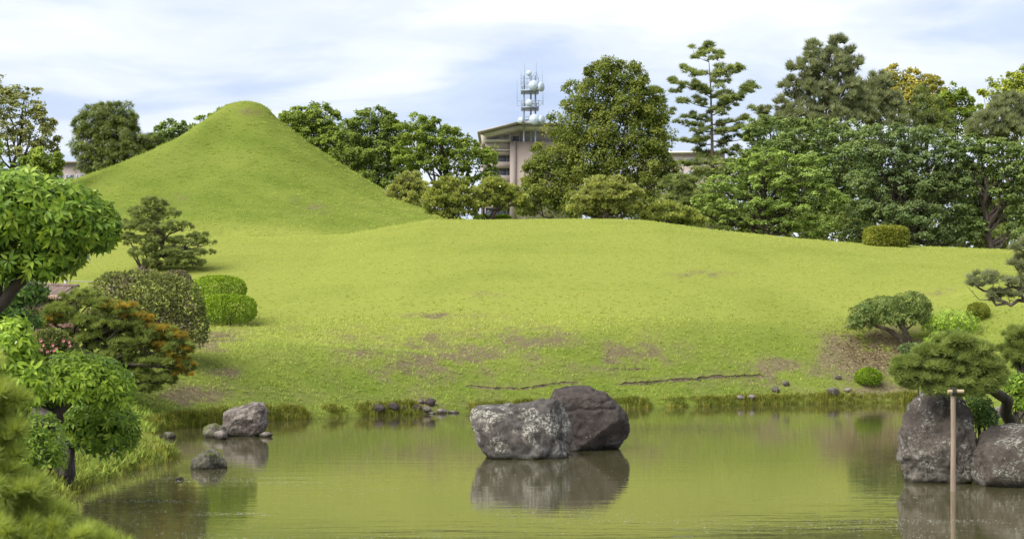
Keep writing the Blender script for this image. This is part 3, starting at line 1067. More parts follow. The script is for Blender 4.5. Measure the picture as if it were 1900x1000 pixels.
def bigleaf(name, label, cat, d, lobes, key, n_whorl, leaf, whorl=7, group=None, singles=300, base=None, trunk=None, low=-0.35, droop=0.45, fill=0.35, depth=0.9,
            barkm=None, open_=0.95, r0=0.06, gl=0.12):
    """plant whose leaves can be told apart: leaves in whorls, the most visible 300 as objects, the rest joined"""
    lw = lobes_px(lobes, d, depth)
    b = base_of(lobes[0][0], d) if base is None else np.asarray(base, float)
    t = thing(name, label, cat, b, group)
    pos, ow = [], []
    area = np.array([r[0] * r[2] for c, r in lw])
    fp, fo = [], []
    for (c, r), a in zip(lw, area):
        k = max(6, int(n_whorl * a / area.sum()))
        dd = rdir(k * 2)
        dd = dd[dd[:, 2] > low - 0.25 * rng.random(k * 2)][:k]
        lump = 1 + 0.10 * fbm(dd * 2.5 + c, 2, 57)[:, None]
        q = c + r * dd * lump * rng.uniform(0.86, 1.03, (len(dd), 1))
        keep = np.ones(len(q), bool)
        for c2, r2 in lw:
            if c2 is c: continue
            keep &= np.sum(((q - c2) / r2) ** 2, -1) > 0.75
        pos.append(q[keep]); ow.append(unit(dd / r)[keep])
        nf = int(n_whorl * whorl * fill * a / area.sum())
        df = rdir(nf)
        fp.append(c + r * df * rng.uniform(0.35, 0.85, (nf, 1))); fo.append(df)
    pos, ow = np.concatenate(pos), np.concatenate(ow)
    fp, fo = np.concatenate(fp), np.concatenate(fo)
    m = len(pos)
    tw = unit(ow + np.array([0, 0, 0.25]) + rng.normal(size=(m, 3)) * 0.25)
    u = unit(np.cross(tw, rdir(m)))
    w = np.cross(tw, u)
    A = (np.arange(whorl) / whorl * 2 * np.pi)[None, :] + rng.uniform(0, 6.28, (m, 1)) + rng.normal(size=(m, whorl)) * 0.2
    axd = np.cos(A)[..., None] * u[:, None] + np.sin(A)[..., None] * w[:, None]
    lift = rng.uniform(0.05, 0.65, (m, whorl, 1))
    ax = unit(axd * open_ + tw[:, None] * lift + np.array([0, 0, -1.0]) * droop * rng.uniform(0.4, 1.3, (m, whorl, 1)))
    nr = unit(tw[:, None] * 1.0 - axd * 0.35 + rng.normal(size=(m, whorl, 3)) * 0.22)
    lp = np.repeat(pos, whorl, 0) + ax.reshape(-1, 3) * leaf * 0.12
    ax, nr = ax.reshape(-1, 3), nr.reshape(-1, 3)
    tone = np.clip(np.repeat(rng.random(m), whorl) * 0.6 + rng.random(m * whorl) * 0.4, 0, 1)
    size = leaf * rng.uniform(0.7, 1.2, m * whorl)
    toc = unit(np.array([0, 0, H]) - lp)
    px = CX + lp[:, 0] / lp[:, 1] * F
    py = HY - (lp[:, 2] - H) / lp[:, 1] * F
    sc = np.sum(np.repeat(ow, whorl, 0) * toc, -1) * 0.6 + np.abs(np.sum(nr * toc, -1)) * 0.6 + 0.25 * size / leaf + rng.random(len(lp)) * 0.45
    sc = np.where((px < 5) | (px > 1895) | (py > 995), -9, sc)
    order = np.argsort(-sc)
    one, rest = order[:singles], order[singles:]
    lf = np.concatenate([rest])
    pf = len(fp)
    nrf = unit(fo + np.array([0, 0, 0.4]) + rng.normal(size=(pf, 3)) * 0.4)
    axf = unit(np.cross(nrf, rdir(pf)) + np.array([0, 0, -0.3]))
    V, T, tn = place_leaves(np.concatenate([lp[lf], fp]), np.concatenate([ax[lf], axf]), np.concatenate([nr[lf], nrf]),
                            np.concatenate([size[lf], leaf * rng.uniform(0.8, 1.3, pf)]), *LEAF4, np.concatenate([tone[lf], rng.random(pf) * 0.4]))  # filler leaves get dark tones only, painting in the shade between the whorls
    part('leaf_mass', V, T, lm(key, gloss=gl), t, attrs={'tone': tn}, kind='stuff')
    if singles:
        me = mesh_np('leaf', LEAF[0], LEAF[1], lm(key, single=True, gloss=gl))
        b_ = np.asarray(t.location)
        for i in one:
            x_ = unit(ax[i])
            z_ = unit(nr[i] - x_ * (x_ @ nr[i]))
            y_ = np.cross(z_, x_)
            o = bpy.data.objects.new('leaf', me)
            M = Matrix(((x_[0] * size[i], y_[0] * size[i], z_[0] * size[i], lp[i, 0] - b_[0]), (x_[1] * size[i], y_[1] * size[i], z_[1] * size[i], lp[i, 1] - b_[1]),
                        (x_[2] * size[i], y_[2] * size[i], z_[2] * size[i], lp[i, 2] - b_[2]), (0, 0, 0, 1)))
            o.parent = t
            o.matrix_local = M
            COL.objects.link(o)
    mb = MB()
    if trunk:
        for path in trunk:
            pts = np.array([P(q[0], q[1], d + (q[3] if len(q) > 3 else 0)) for q in path])
            tt = np.linspace(0, len(pts) - 1, len(pts) * 4)
            pi = np.stack([np.interp(tt, np.arange(len(pts)), pts[:, k]) for k in range(3)], -1)
            rd = np.interp(tt, np.arange(len(pts)), [q[2] for q in path])
            pi[1:-1] += rng.normal(size=(len(pi) - 2, 3)) * rd[1:-1, None] * 0.22
            mb.tube(pi, rd, 9)
        V, T = mb.get()
    else:
        V, T = wood(b, lw, r0, limbs=2)
    part('trunk', V, T, barkm or M_BARKD, t, smooth=True)
    return t


def ico(sub):
    bm = bmesh.new()
    bmesh.ops.create_icosphere(bm, subdivisions=sub, radius=1)
    V = np.array([v.co[:] for v in bm.verts])
    T = np.array([[v.index for v in f.verts] for f in bm.faces])
    bm.free()
    return V, T


ICO = {k: ico(k) for k in (3, 4, 5, 6)}


def rock(name, label, d, outline, depth, mat, seed, sub=5, rough=0.10, cuts=7, group=None, cat='boulder', cracks=0.0, block=0.75, pits=0.12):
    """outline: pixels round the stone as seen, star shaped about its middle; depth: half size in metres along the view"""
    r = np.random.default_rng(seed)
    q = np.array([P(px, py, d) for px, py in outline])
    c = np.array([(q[:, 0].min() + q[:, 0].max()) / 2, d, (q[:, 2].min() + q[:, 2].max()) / 2])
    rel = q[:, [0, 2]] - c[[0, 2]]
    ang = np.arctan2(rel[:, 1], rel[:, 0])
    rad = np.hypot(rel[:, 0], rel[:, 1])
    o_ = np.argsort(ang)
    ang, rad = ang[o_], rad[o_]
    ang = np.concatenate([ang - 2 * np.pi, ang, ang + 2 * np.pi])
    rad = np.tile(rad, 3)
    V, T = ICO[sub]
    th = np.arctan2(V[:, 2], V[:, 0])
    # straight edges between the outline points (polar line interpolation)
    i = np.clip(np.searchsorted(ang, th) - 1, 0, len(ang) - 2)
    a0, a1, r0, r1 = ang[i], ang[i + 1], rad[i], rad[i + 1]
    den = r0 * np.sin(th - a0) + r1 * np.sin(a1 - th)
    R = np.where(np.abs(den) > 1e-9, r0 * r1 * np.sin(a1 - a0) / np.maximum(den, 1e-9), r0)
    rho = np.hypot(V[:, 0], V[:, 2])
    rho = rho ** block
    W = np.stack([R * rho * np.cos(th), np.sign(V[:, 1]) * np.abs(V[:, 1]) ** 0.85 * depth, R * rho * np.sin(th)], -1)
    ms = (rad.mean() * 2 + depth) / 3
    for k in range(cuts):
        n = unit(r.normal(size=3) * np.array([0.8, 0.7, 0.8]) + np.array([0, -0.75, 0.15]))
        e = W @ n
        qd = e.max() * r.uniform(0.70, 0.90)
        ov = np.maximum(e - qd, 0)
        W = W - n * ov[:, None] * 0.92
    Nn = unit(V * np.array([1, 1, 1]))
    s = 1.0 / ms
    dsp = rough * ms * (0.9 * fbm(W * s * 1.6 + seed, 5, seed, 0.55) + 0.35 * (0.5 - np.abs(fbm(W * s * 3.2 + seed * 2, 4, seed + 9))) - 0.15)
    if cracks:
        cr = np.abs(fbm(W * s * np.array([0.9, 0.9, 1.7]) + seed * 3.1, 3, seed + 3))
        dsp -= cracks * ms * (1 - sstep(0.0, 0.06, cr))
    dsp += rough * ms * (0.30 * fbm(W * s * 8, 4, seed + 5, 0.65) - pits * 4 * np.maximum(0, fbm(W * s * 5, 3, seed + 6) - 0.15))
    W = W + Nn * dsp[:, None]
    o = part(name, W + c, T, mat, smooth=True, at=c)
    tag(o, label, cat, group)
    return o


# ------------------------------------------------------------------ far buildings
M_WALL = noise_mat('pink_beige_render', [(0.3, (0.265, 0.220, 0.200)), (0.7, (0.305, 0.255, 0.232))], 0.4, rough=0.9)
M_WALLP = noise_mat('pale_render', [(0.3, (0.42, 0.385, 0.37)), (0.7, (0.48, 0.44, 0.425))], 0.4, rough=0.9)
M_ROOF = noise_mat('grey_brown_roof', [(0.3, (0.26, 0.235, 0.23)), (0.7, (0.31, 0.28, 0.275))], 0.5, rough=0.8)
M_GLASS = plain('window_glass', (0.085, 0.10, 0.14), rough=0.15, spec=0.6)
M_FRAME = plain('window_frame_metal', (0.42, 0.42, 0.45), rough=0.5)
M_STEEL = plain('galvanised_steel', (0.19, 0.225, 0.28), rough=0.5)
M_DISH = plain('dish_white', (0.31, 0.36, 0.42), rough=0.5, var=0.04)


def bpx(mb, x0, x1, y0, y1, d0, d1):
    a, b = P(x0, y1, d0), P(x1, y0, d0)
    return mb.box((a[0], d0, a[2]), (b[0], d1, b[2]))


def build_office():
    D = 280.0
    b = P(950, 407, D)
    t = thing('office_building', 'pinkish beige office block with wide overhanging roof behind the garden trees', 'building', (b[0], D + 8, b[2]))
    m = MB()
    # walls built round the window openings: floor bands, a pier at the right of each window, the plain right wing
    bands = [(264, 277.5), (279.5, 288), (301, 312), (326, 340), (352, 364), (376, 386)]
    for y0, y1 in bands:
        bpx(m, 900, 946, y0, y1, D, D + 20)
    bpx(m, 892, 900, 268, 415, D + 3, D + 20)
    bpx(m, 946, 957, 262.5, 415, D - 0.4, D + 20)
    bpx(m, 957, 1080, 263, 415, D - 0.1, D + 20)
    bpx(m, 900, 946, 262, 416, D + 3, D + 19.5)
    bpx(m, 900, 946, 400, 415, D + 0.05, D + 2.9)
    part('wall', *m.get(), M_WALL, t)
    m = MB()
    bpx(m, 897, 947, 258.6, 263, D - 0.6, D + 20); bpx(m, 899, 946, 277.4, 279.6, D - 0.3, D + 1)
    part('parapet', *m.get(), M_WALLP, t)
    for k, (y0, y1) in enumerate([(288, 301), (312, 326), (340, 352), (364, 376), (386, 400)]):
        m = MB()
        for yy in (y0, y1 - 0.8):
            bpx(m, 900, 946, yy, yy + 0.8, D + 1.0, D + 1.3)
        for xx in (900, 922, 940, 945.2):
            bpx(m, xx, xx + 0.8, y0 + 0.8, y1 - 0.8, D + 1.0, D + 1.3)
        f = part('window', *m.get(), M_FRAME, t)
        for xa, xb in ((900.8, 922), (922.8, 940), (940.8, 945.2)):
            g = MB()
            bpx(g, xa, xb, y0 + 0.8, y1 - 0.8, D + 1.15, D + 1.25)
            part('pane', *g.get(), M_GLASS, f)
    # stepped fins at the left end of the top floor
    for xx in (893, 896):
        m = MB(); bpx(m, xx, xx + 1.6, 264, 272, D + 1.5, D + 2.9); part('fin', *m.get(), M_WALL, t)
    # penthouse under the roof
    m = MB()
    z = lambda px, py: (P(px, py, D + 3)[0], P(px, py, D + 3)[2])
    for q in ([(921, 263), (921, 249), (935, 246), (935, 263)], [(935, 263), (935, 246), (965, 238.5), (965, 263)], [(965, 263), (965, 238.5), (1060, 239), (1060, 263)]):
        m.prism([z(*v) for v in q][::-1], D + 3, D + 18)
    part('penthouse', *m.get(), M_WALLP, t)
    m = MB(); bpx(m, 951, 964, 252.5, 262, D + 2.8, D + 3.1); f = part('window', *m.get(), M_FRAME, t)
    m = MB(); bpx(m, 952, 963, 253.5, 261, D + 2.7, D + 2.79); part('pane', *m.get(), M_GLASS, f)
    m = MB(); bpx(m, 945, 946.6, 232, 262, D - 1.5, D - 1); part('column', *m.get(), M_STEEL, t)
    # overhanging roof: slopes up from the left eave, deep soffit
    m = MB()
    z = lambda px, py: (P(px, py, D - 4)[0], P(px, py, D - 4)[2])
    for q in ([(885, 244.2), (886, 246.2), (960, 228.2), (960, 225.4)], [(960, 225.4), (960, 228.2), (1050, 231), (1050, 228.4)]):
        m.prism([z(*v) for v in q], D - 4, D + 22)
    part('roof', *m.get(), M_ROOF, t)
    m = MB()
    for q in ([(891, 246.4), (905, 250.0), (965, 236), (960, 229.8)], [(960, 229.8), (965, 236), (1050, 237.5), (1050, 232.2)]):
        m.prism([z(*v) for v in q], D - 2, D + 20)
    part('soffit', *m.get(), M_WALLP, t)
    for xx in (912, 927, 942):
        m = MB()
        a = lambda px, py: (P(px, py, D)[0], P(px, py, D)[2])
        m.prism([a(xx, 250 - (xx - 905) * 0.22), a(xx + 12, 251 - (xx - 905) * 0.2), a(xx + 12, 249 - (xx - 905) * 0.2), a(xx, 248 - (xx - 905) * 0.22)], D - 1, D + 2.5)
        part('bracket', *m.get(), M_WALL, t)


build_office()


def disc_dish(px, py, r, D, yaw, back=1.0):
    """drum antenna with a shallow cone radome, facing the viewer turned by yaw"""
    s = D / F
    R = r * s
    seg = 20
    a = np.linspace(0, 2 * np.pi, seg, endpoint=False)
    rings = [(0.02, -0.42), (0.5, -0.28), (0.97, -0.10), (1.0, 0.0), (1.0, 0.35), (0.7, 0.55), (0.1, 0.6)]
    V = np.array([(R * k * math.cos(t), R * q, R * k * math.sin(t)) for k, q in rings for t in a])
    c, sn = math.cos(yaw), math.sin(yaw)
    V = np.stack([V[:, 0] * c - V[:, 1] * sn, V[:, 0] * sn + V[:, 1] * c, V[:, 2]], -1) + P(px, py, D)
    T = [(i * seg + j, i * seg + (j + 1) % seg, (i + 1) * seg + (j + 1) % seg, (i + 1) * seg + j) for i in range(len(rings) - 1) for j in range(seg)]
    return V, T


def build_mast():
    D = 278.0
    s = D / F
    b = P(985, 262, D + 2)
    t = thing('antenna_mast', 'grey steel antenna tower with white dishes on the office roof', 'antenna tower', b)
    for px, off in ((972, 0), (985, 2.0), (993.5, 0.3)):
        m = MB(); m.tube([P(px, 263, D + off), P(px, 141, D + off)], 1.75 * s, 8)
        part('mast_leg', *m.get(), M_STEEL, t, smooth=True)
    for (x0, x1, yt, yb) in ((966.5, 1000, 146, 169), (967, 1000, 187, 200.5), (971, 1001, 217, 231)):
        m = MB()
        bpx(m, x0, x1, yb - 2.6, yb, D - 1.2, D + 3.2)
        part('platform', *m.get(), M_STEEL, t)
        m = MB()
        for yy in (yt, (yt + yb) / 2 - 2):
            a0, a1 = P(x0 + 0.4, yy, D - 1.1), P(x1 - 0.4, yy, D - 1.1)
            bk = np.array([0, 4.2, 0])
            for u, v in ((a0, a1), (a0 + bk, a1 + bk), (a0, a0 + bk), (a1, a1 + bk)):
                m.tube([u, v], 0.55 * s, 5)
        for xx in (x0 + 0.5, x0 * 0.66 + x1 * 0.34, x0 * 0.33 + x1 * 0.67, x1 - 0.5):
            for yo in (0, 4.2):
                m.tube([P(xx, yb - 2, D - 1.1) + (0, yo, 0), P(xx, yt - 0.5, D - 1.1) + (0, yo, 0)], 0.45 * s, 5)
        part('railing', *m.get(), M_STEEL, t)
        for xa, xb, ya in ((x0 + 2, x0 + 8, (yt + yb) / 2 - 1), (x1 - 9, x1 - 4, (yt + yb) / 2)):
            m = MB(); bpx(m, xa, xb, ya, yb - 2.6, D + 0.5, D + 1.6); part('equipment_box', *m.get(), M_STEEL, t)
    for px, py, r, yaw in ((990.5, 159, 9.6, 0.15), (1005.5, 161.5, 9.0, 1.05), (981.5, 191, 6.8, -0.1), (965.5, 223.5, 6.2, -0.75), (992, 222, 10.2, 0.1), (1006.5, 222, 8.0, 0.95)):
        V, T = disc_dish(px, py, r, D - 2.2, yaw)
        dsh = part('dish', V, T, M_DISH, t, smooth=True)
        m = MB(); q = P(px, py, D - 1.8); m.tube([q, q + np.array([-0.15 * (px - 985) * s, 1.8, 0])], 0.8 * s, 6)
        part('dish_arm', *m.get(), M_STEEL, t)
    V, T = disc_dish(981, 136, 5.2, D - 0.5, -0.3)
    part('dish', V, T, M_DISH, t, smooth=True)
    m = MB(); m.tube([P(983, 148, D - 0.4), P(981, 137, D - 0.2)], 0.7 * s, 5); part('dish_arm', *m.get(), M_STEEL, t)
    for px, y0, y1 in ((973, 118, 146), (995, 116, 146), (959.5, 150, 190), (1006, 132, 155), (967, 133, 147), (1007.5, 172, 196)):
        m = MB(); m.tube([P(px, y1, D), P(px, (y0 + y1) / 2, D), P(px, y0, D)], [0.6 * s, 0.42 * s, 0.22 * s], 5)
        part('whip_antenna', *m.get(), M_STEEL, t)
    for group_ in ((((959.5, 188), (968, 188)), ((959.5, 197), (968, 197)), ((959.5, 188), (959.5, 198))), (((1000, 188), (1007.5, 188)), ((1000, 198), (1007.5, 190))), (((983, 148), (995, 134)), ((995, 134), (999, 148)))):
        m = MB()
        for a_, b_ in group_:
            m.tube([P(*a_, D), P(*b_, D)], 0.45 * s, 5)
        part('outrigger', *m.get(), M_STEEL, t)


build_mast()


def far_block(label, x0, x1, ytop, D, roofm, wallm, nwin, rows):
    b = P((x0 + x1) / 2, 409, D)
    t = thing('far_building', label, 'building', (b[0], D + 6, b[2]))
    m = MB(); bpx(m, x0, x1, ytop + 3, 415, D, D + 14); part('wall', *m.get(), wallm, t)
    m = MB(); bpx(m, x0 - 2, x1 + 2, ytop, ytop + 3, D - 0.8, D + 15); part('roof', *m.get(), roofm, t)
    w = (x1 - x0) / nwin
    for (y0, y1) in rows:
        for i in range(nwin):
            a = x0 + w * (i + 0.15)
            m = MB(); bpx(m, a, a + w * 0.7, y0, y1, D - 0.12, D + 0.05); f = part('window', *m.get(), M_FRAME, t)
            m = MB(); bpx(m, a + 0.6, a + w * 0.7 - 0.6, y0 + 0.6, y1 - 0.6, D - 0.16, D - 0.13); part('pane', *m.get(), M_GLASS, f)


far_block('low beige building glimpsed between the big olive tree and the light green maple', 1195, 1345, 281, 260, M_WALLP, M_WALL, 8, [(294, 304), (318, 330), (345, 356)])
far_block('plain beige wall of a building between the two trees left of the hill', 60, 178, 299, 240, M_ROOF, M_WALL, 6, [(324, 334), (346, 356)])

# ------------------------------------------------------------------ trees round the lawn
G_BACK = None
broad_tree('zelkova_tree', 'tall thin leaved olive tree at far left behind the big glossy tree', 'tree', 88,
           [(30, 205, 55, 42), (-20, 190, 60, 55), (70, 255, 42, 34), (25, 275, 60, 38), (-40, 270, 70, 50), (85, 292, 30, 24), (50, 230, 50, 34), (92, 228, 18, 12), (62, 172, 26, 12)],
           15, lm('zelkova'), 17000, 0.15, 260, 0.26, 0.5, 0.15, up=0.7, fill=0.08, low=-0.3)
broad_tree('young_tree', 'small mid green tree in front of the olive tree at far left', 'tree', 82, [(82, 300, 32, 26), (60, 315, 34, 22), (100, 318, 20, 18)], 80, lm('camphor'), 3500, 0.17, 40, 0.34, r0=0.1)
broad_tree('broadleaf_tree', 'bright green tree just showing at the left frame edge', 'tree', 70, [(-14, 275, 22, 36), (-30, 300, 30, 40)], -20, lm('camphor'), 1600, 0.15, 24, 0.3, r0=0.1)
broad_tree('cedar_tree', 'dark dense rounded cedar standing left of the grass hill', 'tree', 112,
           [(185, 230, 46, 44), (222, 222, 40, 36), (175, 275, 42, 44), (225, 270, 52, 44), (262, 268, 34, 30), (195, 310, 50, 30), (240, 300, 50, 30), (290, 268, 20, 22), (155, 240, 20, 26)], 205,
           lm('conifer'), 16000, 0.30, 190, 0.28, 0.8, 0.25, tmpl=FROND, up=0.3, fill=0.5)
broad_tree('round_tree', 'small grey green tree on the skyline between dark cedar and hill', 'tree', 135, [(320, 245, 30, 22), (345, 240, 20, 14), (300, 258, 24, 20), (340, 262, 30, 20)], 325, lm('cherry'), 4000, 0.25, 44, 0.3, r0=0.15)
broad_tree('sprig_tree', 'thin treetop peeping over the left shoulder of the grass hill', 'tree', 112, [(398, 214, 14, 9), (380, 222, 14, 8), (404, 205, 8, 5), (415, 240, 26, 16)], 410, lm('camphor'), 900, 0.2, 22, 0.35, r0=0.09)
CAM = 'broadleaf trees behind the grass hill'
broad_tree('camphor_tree', 'rounded green camphor tree right behind the hill top', 'tree', 122,
           [(555, 225, 42, 30), (590, 222, 42, 30), (535, 250, 35, 30), (610, 255, 45, 36), (575, 270, 50, 40), (640, 300, 45, 50), (525, 222, 14, 14)], 590, lm('camphor'), 18000, 0.19, 190, 0.27, 0.65, 0.22, CAM, fill=0.4)
broad_tree('camphor_tree', 'darker middle camphor tree of the group behind the hill', 'tree', 116,
           [(690, 228, 42, 28), (660, 255, 44, 34), (715, 258, 44, 36), (690, 295, 62, 44), (740, 310, 40, 36), (650, 300, 40, 40), (720, 222, 24, 18), (700, 340, 60, 30)], 700, lm('camphor_deep'), 20000, 0.19, 200, 0.27, 0.65, 0.22, CAM, fill=0.4)
broad_tree('camphor_tree', 'light green spreading camphor tree with dark limbs right of the group behind the hill', 'tree', 110,
           [(770, 236, 38, 26), (790, 262, 44, 28), (830, 262, 36, 26), (860, 282, 36, 26), (895, 300, 32, 26), (790, 305, 40, 24), (900, 328, 26, 22), (845, 310, 36, 20), (800, 225, 20, 14), (760, 290, 36, 30), (850, 335, 34, 14)],
           835, lm('camphor'), 19000, 0.165, 220, 0.27, 0.55, 0.22, CAM, fill=0.2, low=-0.3, limbs=2)
broad_tree('dark_tree', 'dark treetop behind the gap between camphor trees and office block', 'tree', 150, [(815, 262, 60, 24), (870, 290, 50, 24), (760, 280, 70, 34), (680, 290, 70, 40)], 820, lm('conifer'), 5000, 0.3, 70, 0.3, 0.8, 0.25)
pine_tree('clipped_pine', 'pale green cone shaped clipped pine at the right foot of the grass hill', 96, [(757, 342, 22, 24), (740, 360, 24, 20), (775, 358, 24, 22), (758, 372, 40, 20)], 758, lm('pine_pale'), 7000, 0.17, 110, 0.3, 0.7, tmpl=LENS)
pine_tree('clipped_pine', 'spreading dark clipped pine on the crest, left of the two pines with bare leaning trunks', 72.5,
          [(835, 345, 34, 13), (812, 362, 28, 13), (862, 360, 30, 14), (838, 375, 46, 14), (806, 384, 22, 12), (868, 386, 30, 14), (850, 398, 38, 8), (798, 397, 12, 5)], 836, lm('pine_clip'), 10000, 0.14, 160, 0.30, 0.55, tmpl=LENS,
          trunk=[(838, 412, .14), (836, 395, .12), (832, 378, .09), (838, 355, .05)], group=None, barkm=M_BARKD)
pine_tree('clipped_pine', 'olive clipped pine on the crest in front of the office block, its trunk leaning right', 73,
          [(918, 346, 26, 12), (895, 358, 22, 12), (940, 358, 26, 12), (905, 372, 28, 12), (955, 370, 26, 13), (970, 382, 16, 12), (930, 384, 14, 8), (885, 374, 14, 10)], 912, lm('pine_clip'), 8500, 0.14, 140, 0.32, 0.55, tmpl=LENS,
          trunk=[(908, 412, .13), (916, 398, .12), (924, 384, .09), (920, 355, .05)], barkm=M_BARKD)
for px, w, lab in ((897, 17, 'small bright green clipped shrub behind the crest, left of the leaning pine trunk'), (932, 16, 'small bright green clipped shrub behind the crest, right of the leaning pine trunk')):
    dome_bush('low_shrub', lab, 'shrub', 74, [(px, 406, w, 6)], lm('box'), 1200, 0.09, group='two low shrubs on the crest', stem=False)
broad_tree('evergreen_oak', 'big broad conical olive green tree in the middle of the skyline', 'tree', 108,
           [(1120, 150, 42, 40), (1165, 150, 38, 38), (1085, 190, 46, 40), (1150, 200, 60, 45), (1200, 205, 40, 45), (1060, 250, 55, 45), (1130, 260, 70, 50), (1200, 265, 50, 50), (1035, 310, 58, 45), (1110, 320, 75, 50),
            (1195, 325, 55, 48), (1010, 360, 45, 38), (1085, 375, 80, 36), (1180, 380, 60, 30), (1240, 330, 22, 40), (1145, 125, 18, 20), (1098, 128, 14, 18), (985, 385, 28, 26), (1190, 165, 18, 26), (1225, 230, 18, 30), (992, 330, 26, 40), (1004, 298, 26, 34)],
           1115, lm('olive'), 54000, 0.165, 520, 0.31, 0.95, 0.3, up=0.25, low=-0.6, fill=0.6, limbs=1)
pine_tree('umbrella_pine', 'neat umbrella shaped clipped pine with short pale trunk before the big olive tree', 72.3,
          [(1125, 345, 40, 17), (1095, 365, 32, 17), (1160, 362, 32, 18), (1125, 370, 50, 18), (1078, 388, 26, 14), (1174, 384, 22, 14), (1110, 388, 30, 12), (1150, 388, 30, 13)], 1125, lm('pine_pale'), 15000, 0.13, 240, 0.26, 0.6, tmpl=LENS,
          trunk=[(1122, 412, .15), (1124, 396, .13), (1128, 378, .09), (1126, 352, .05)])
pine_tree('pine_shrub', 'low spreading olive pine shrub on the crest right of the umbrella pine', 73.5, [(1235, 392, 34, 16), (1265, 402, 30, 14), (1212, 402, 26, 10), (1290, 412, 26, 10), (1240, 408, 50, 10)], 1240, lm('pine_clip'), 6000, 0.14, 100, 0.3, 0.6, tmpl=LENS, cat='shrub')
pine_tree('pine_shrub', 'dim dark pine foliage between the big olive tree and the light maple', 95, [(1262, 345, 34, 20), (1285, 375, 34, 20), (1250, 380, 30, 20), (1300, 395, 40, 18)], 1270, lm('pine'), 2200, 0.26, 60, 0.3, 0.7, cat='shrub')


def branchy_pine(label, d, trunk, branches, mat, per=26, size=0.34, r0=0.2, padr=15, group=None):
    """tall open pine: straight trunk, whorls of limbs turned up at their ends, tufts along the limbs"""
    b = base_of(trunk[0][0], d)
    t = thing('tall_pine', label, 'pine tree', b, group)
    mb = MB()
    pts = np.array([P(x, y, d) for x, y in trunk])
    pts = np.concatenate([[b - np.array([0, 0, 0.2])], pts])
    tt = np.linspace(0, len(pts) - 1, 20)
    pi = np.stack([np.interp(tt, np.arange(len(pts)), pts[:, k]) for k in range(3)], -1)
    zfrac = (pi[:, 2] - b[2]) / (pi[-1, 2] - b[2])
    mb.tube(pi, r0 * (1.02 - np.clip(zfrac, 0, 1)), 8)
    pos, ax, tone = [], [], []
    s_ = d / F
    for (ty, tx_, tyy, dz) in branches:
        zt = P(0, ty, d)[2]
        k = np.clip(np.interp(zt, pi[:, 2], np.arange(len(pi))), 0, len(pi) - 1)
        st = np.array([np.interp(k, np.arange(len(pi)), pi[:, j]) for j in range(3)])
        tip = P(tx_, tyy, d); tip[1] += dz
        L_ = np.linalg.norm(tip - st)
        m = st * 0.45 + tip * 0.55 - np.array([0, 0, 0.13 * L_])
        s = np.linspace(0, 1, 8)[:, None]
        br = (1 - s) ** 2 * st + 2 * s * (1 - s) * m + s * s * tip
        mb.tube(br, (0.02 + 0.014 * L_) * (1 - 0.85 * s[:, 0]), 5)
        npad = max(3, int(L_ / (padr * s_ * 0.85)))
        st_ = rng.random()
        for u in np.linspace(0.22, 1.0, npad) + rng.normal(size=npad) * 0.04:
            c = (1 - u) ** 2 * st + 2 * u * (1 - u) * m + u * u * tip
            rr = padr * s_ * rng.uniform(0.45, 1.2) * (0.75 + 0.4 * np.sin(np.pi * u))
            for j in range(2):
                cc = c + rng.normal(size=3) * rr * np.array([0.6, 0.8, 0.55])
                if j: mb.tube([c, (c + cc) / 2, cc], [0.02, 0.015, 0.01], 4)
                dd = rdir(per)
                dd[:, 2] = np.abs(dd[:, 2]) * 1.0 - 0.25
                pos.append(cc + dd * rr * np.array([0.75, 0.75, 0.6]) * rng.uniform(0.3, 1, (per, 1)))
                ax.append(unit(dd * 0.6 + np.array([0, 0, 0.75])))
                tone.append(np.clip(0.45 * st_ + 0.55 * rng.random(per), 0, 1))
    part('trunk', *mb.get(), M_BARK, t, smooth=True)
    pos, ax, tone = np.concatenate(pos), np.concatenate(ax), np.concatenate(tone)
    V, T, tn = place_leaves(pos, ax, rdir(len(pos)), size * rng.uniform(0.7, 1.2, len(pos)), *TUFT_FAR, tone)
    part('crown', V, T, mat, t, attrs={'tone': tn})


br = [(95, 1313, 84, 0), (112, 1340, 98, 0.3), (115, 1290, 102, 0), (138, 1262, 122, 0), (140, 1372, 128, 0.5), (150, 1350, 130, -1), (168, 1244, 148, 0.3), (175, 1385, 168, 0), (182, 1290, 160, -1.2), (200, 1270, 185, 0), (205, 1402, 158, 0.4),
      (215, 1360, 190, -1.5), (225, 1285, 212, 1), (232, 1395, 212, 0), (245, 1262, 228, 0), (250, 1375, 238, -1), (262, 1395, 252, 0.5), (268, 1268, 262, -0.5), (280, 1290, 276, 1), (285, 1370, 276, 0), (300, 1275, 305, 0), (300, 1360, 300, 0.6), (318, 1285, 328, 0), (320, 1352, 322, 0)]
branchy_pine('tall open pine with level limbs standing against the sky right of the big olive tree', 118, [(1322, 335), (1321, 240), (1318, 150), (1313, 84)], br, lm('pine'), 22, 0.33, 0.26, 13)
br = [(185, 1245, 172, 0), (200, 1225, 190, 0), (215, 1250, 205, 0), (240, 1228, 232, 0), (260, 1248, 252, 0), (285, 1236, 276, 0), (170, 1222, 168, -.5), (310, 1245, 300, 0), (225, 1195, 215, 1)]
branchy_pine('thin pine half hidden behind the right side of the big olive tree', 124, [(1212, 330), (1212, 240), (1214, 165)], br, lm('pine'), 18, 0.32, 0.2, 12)
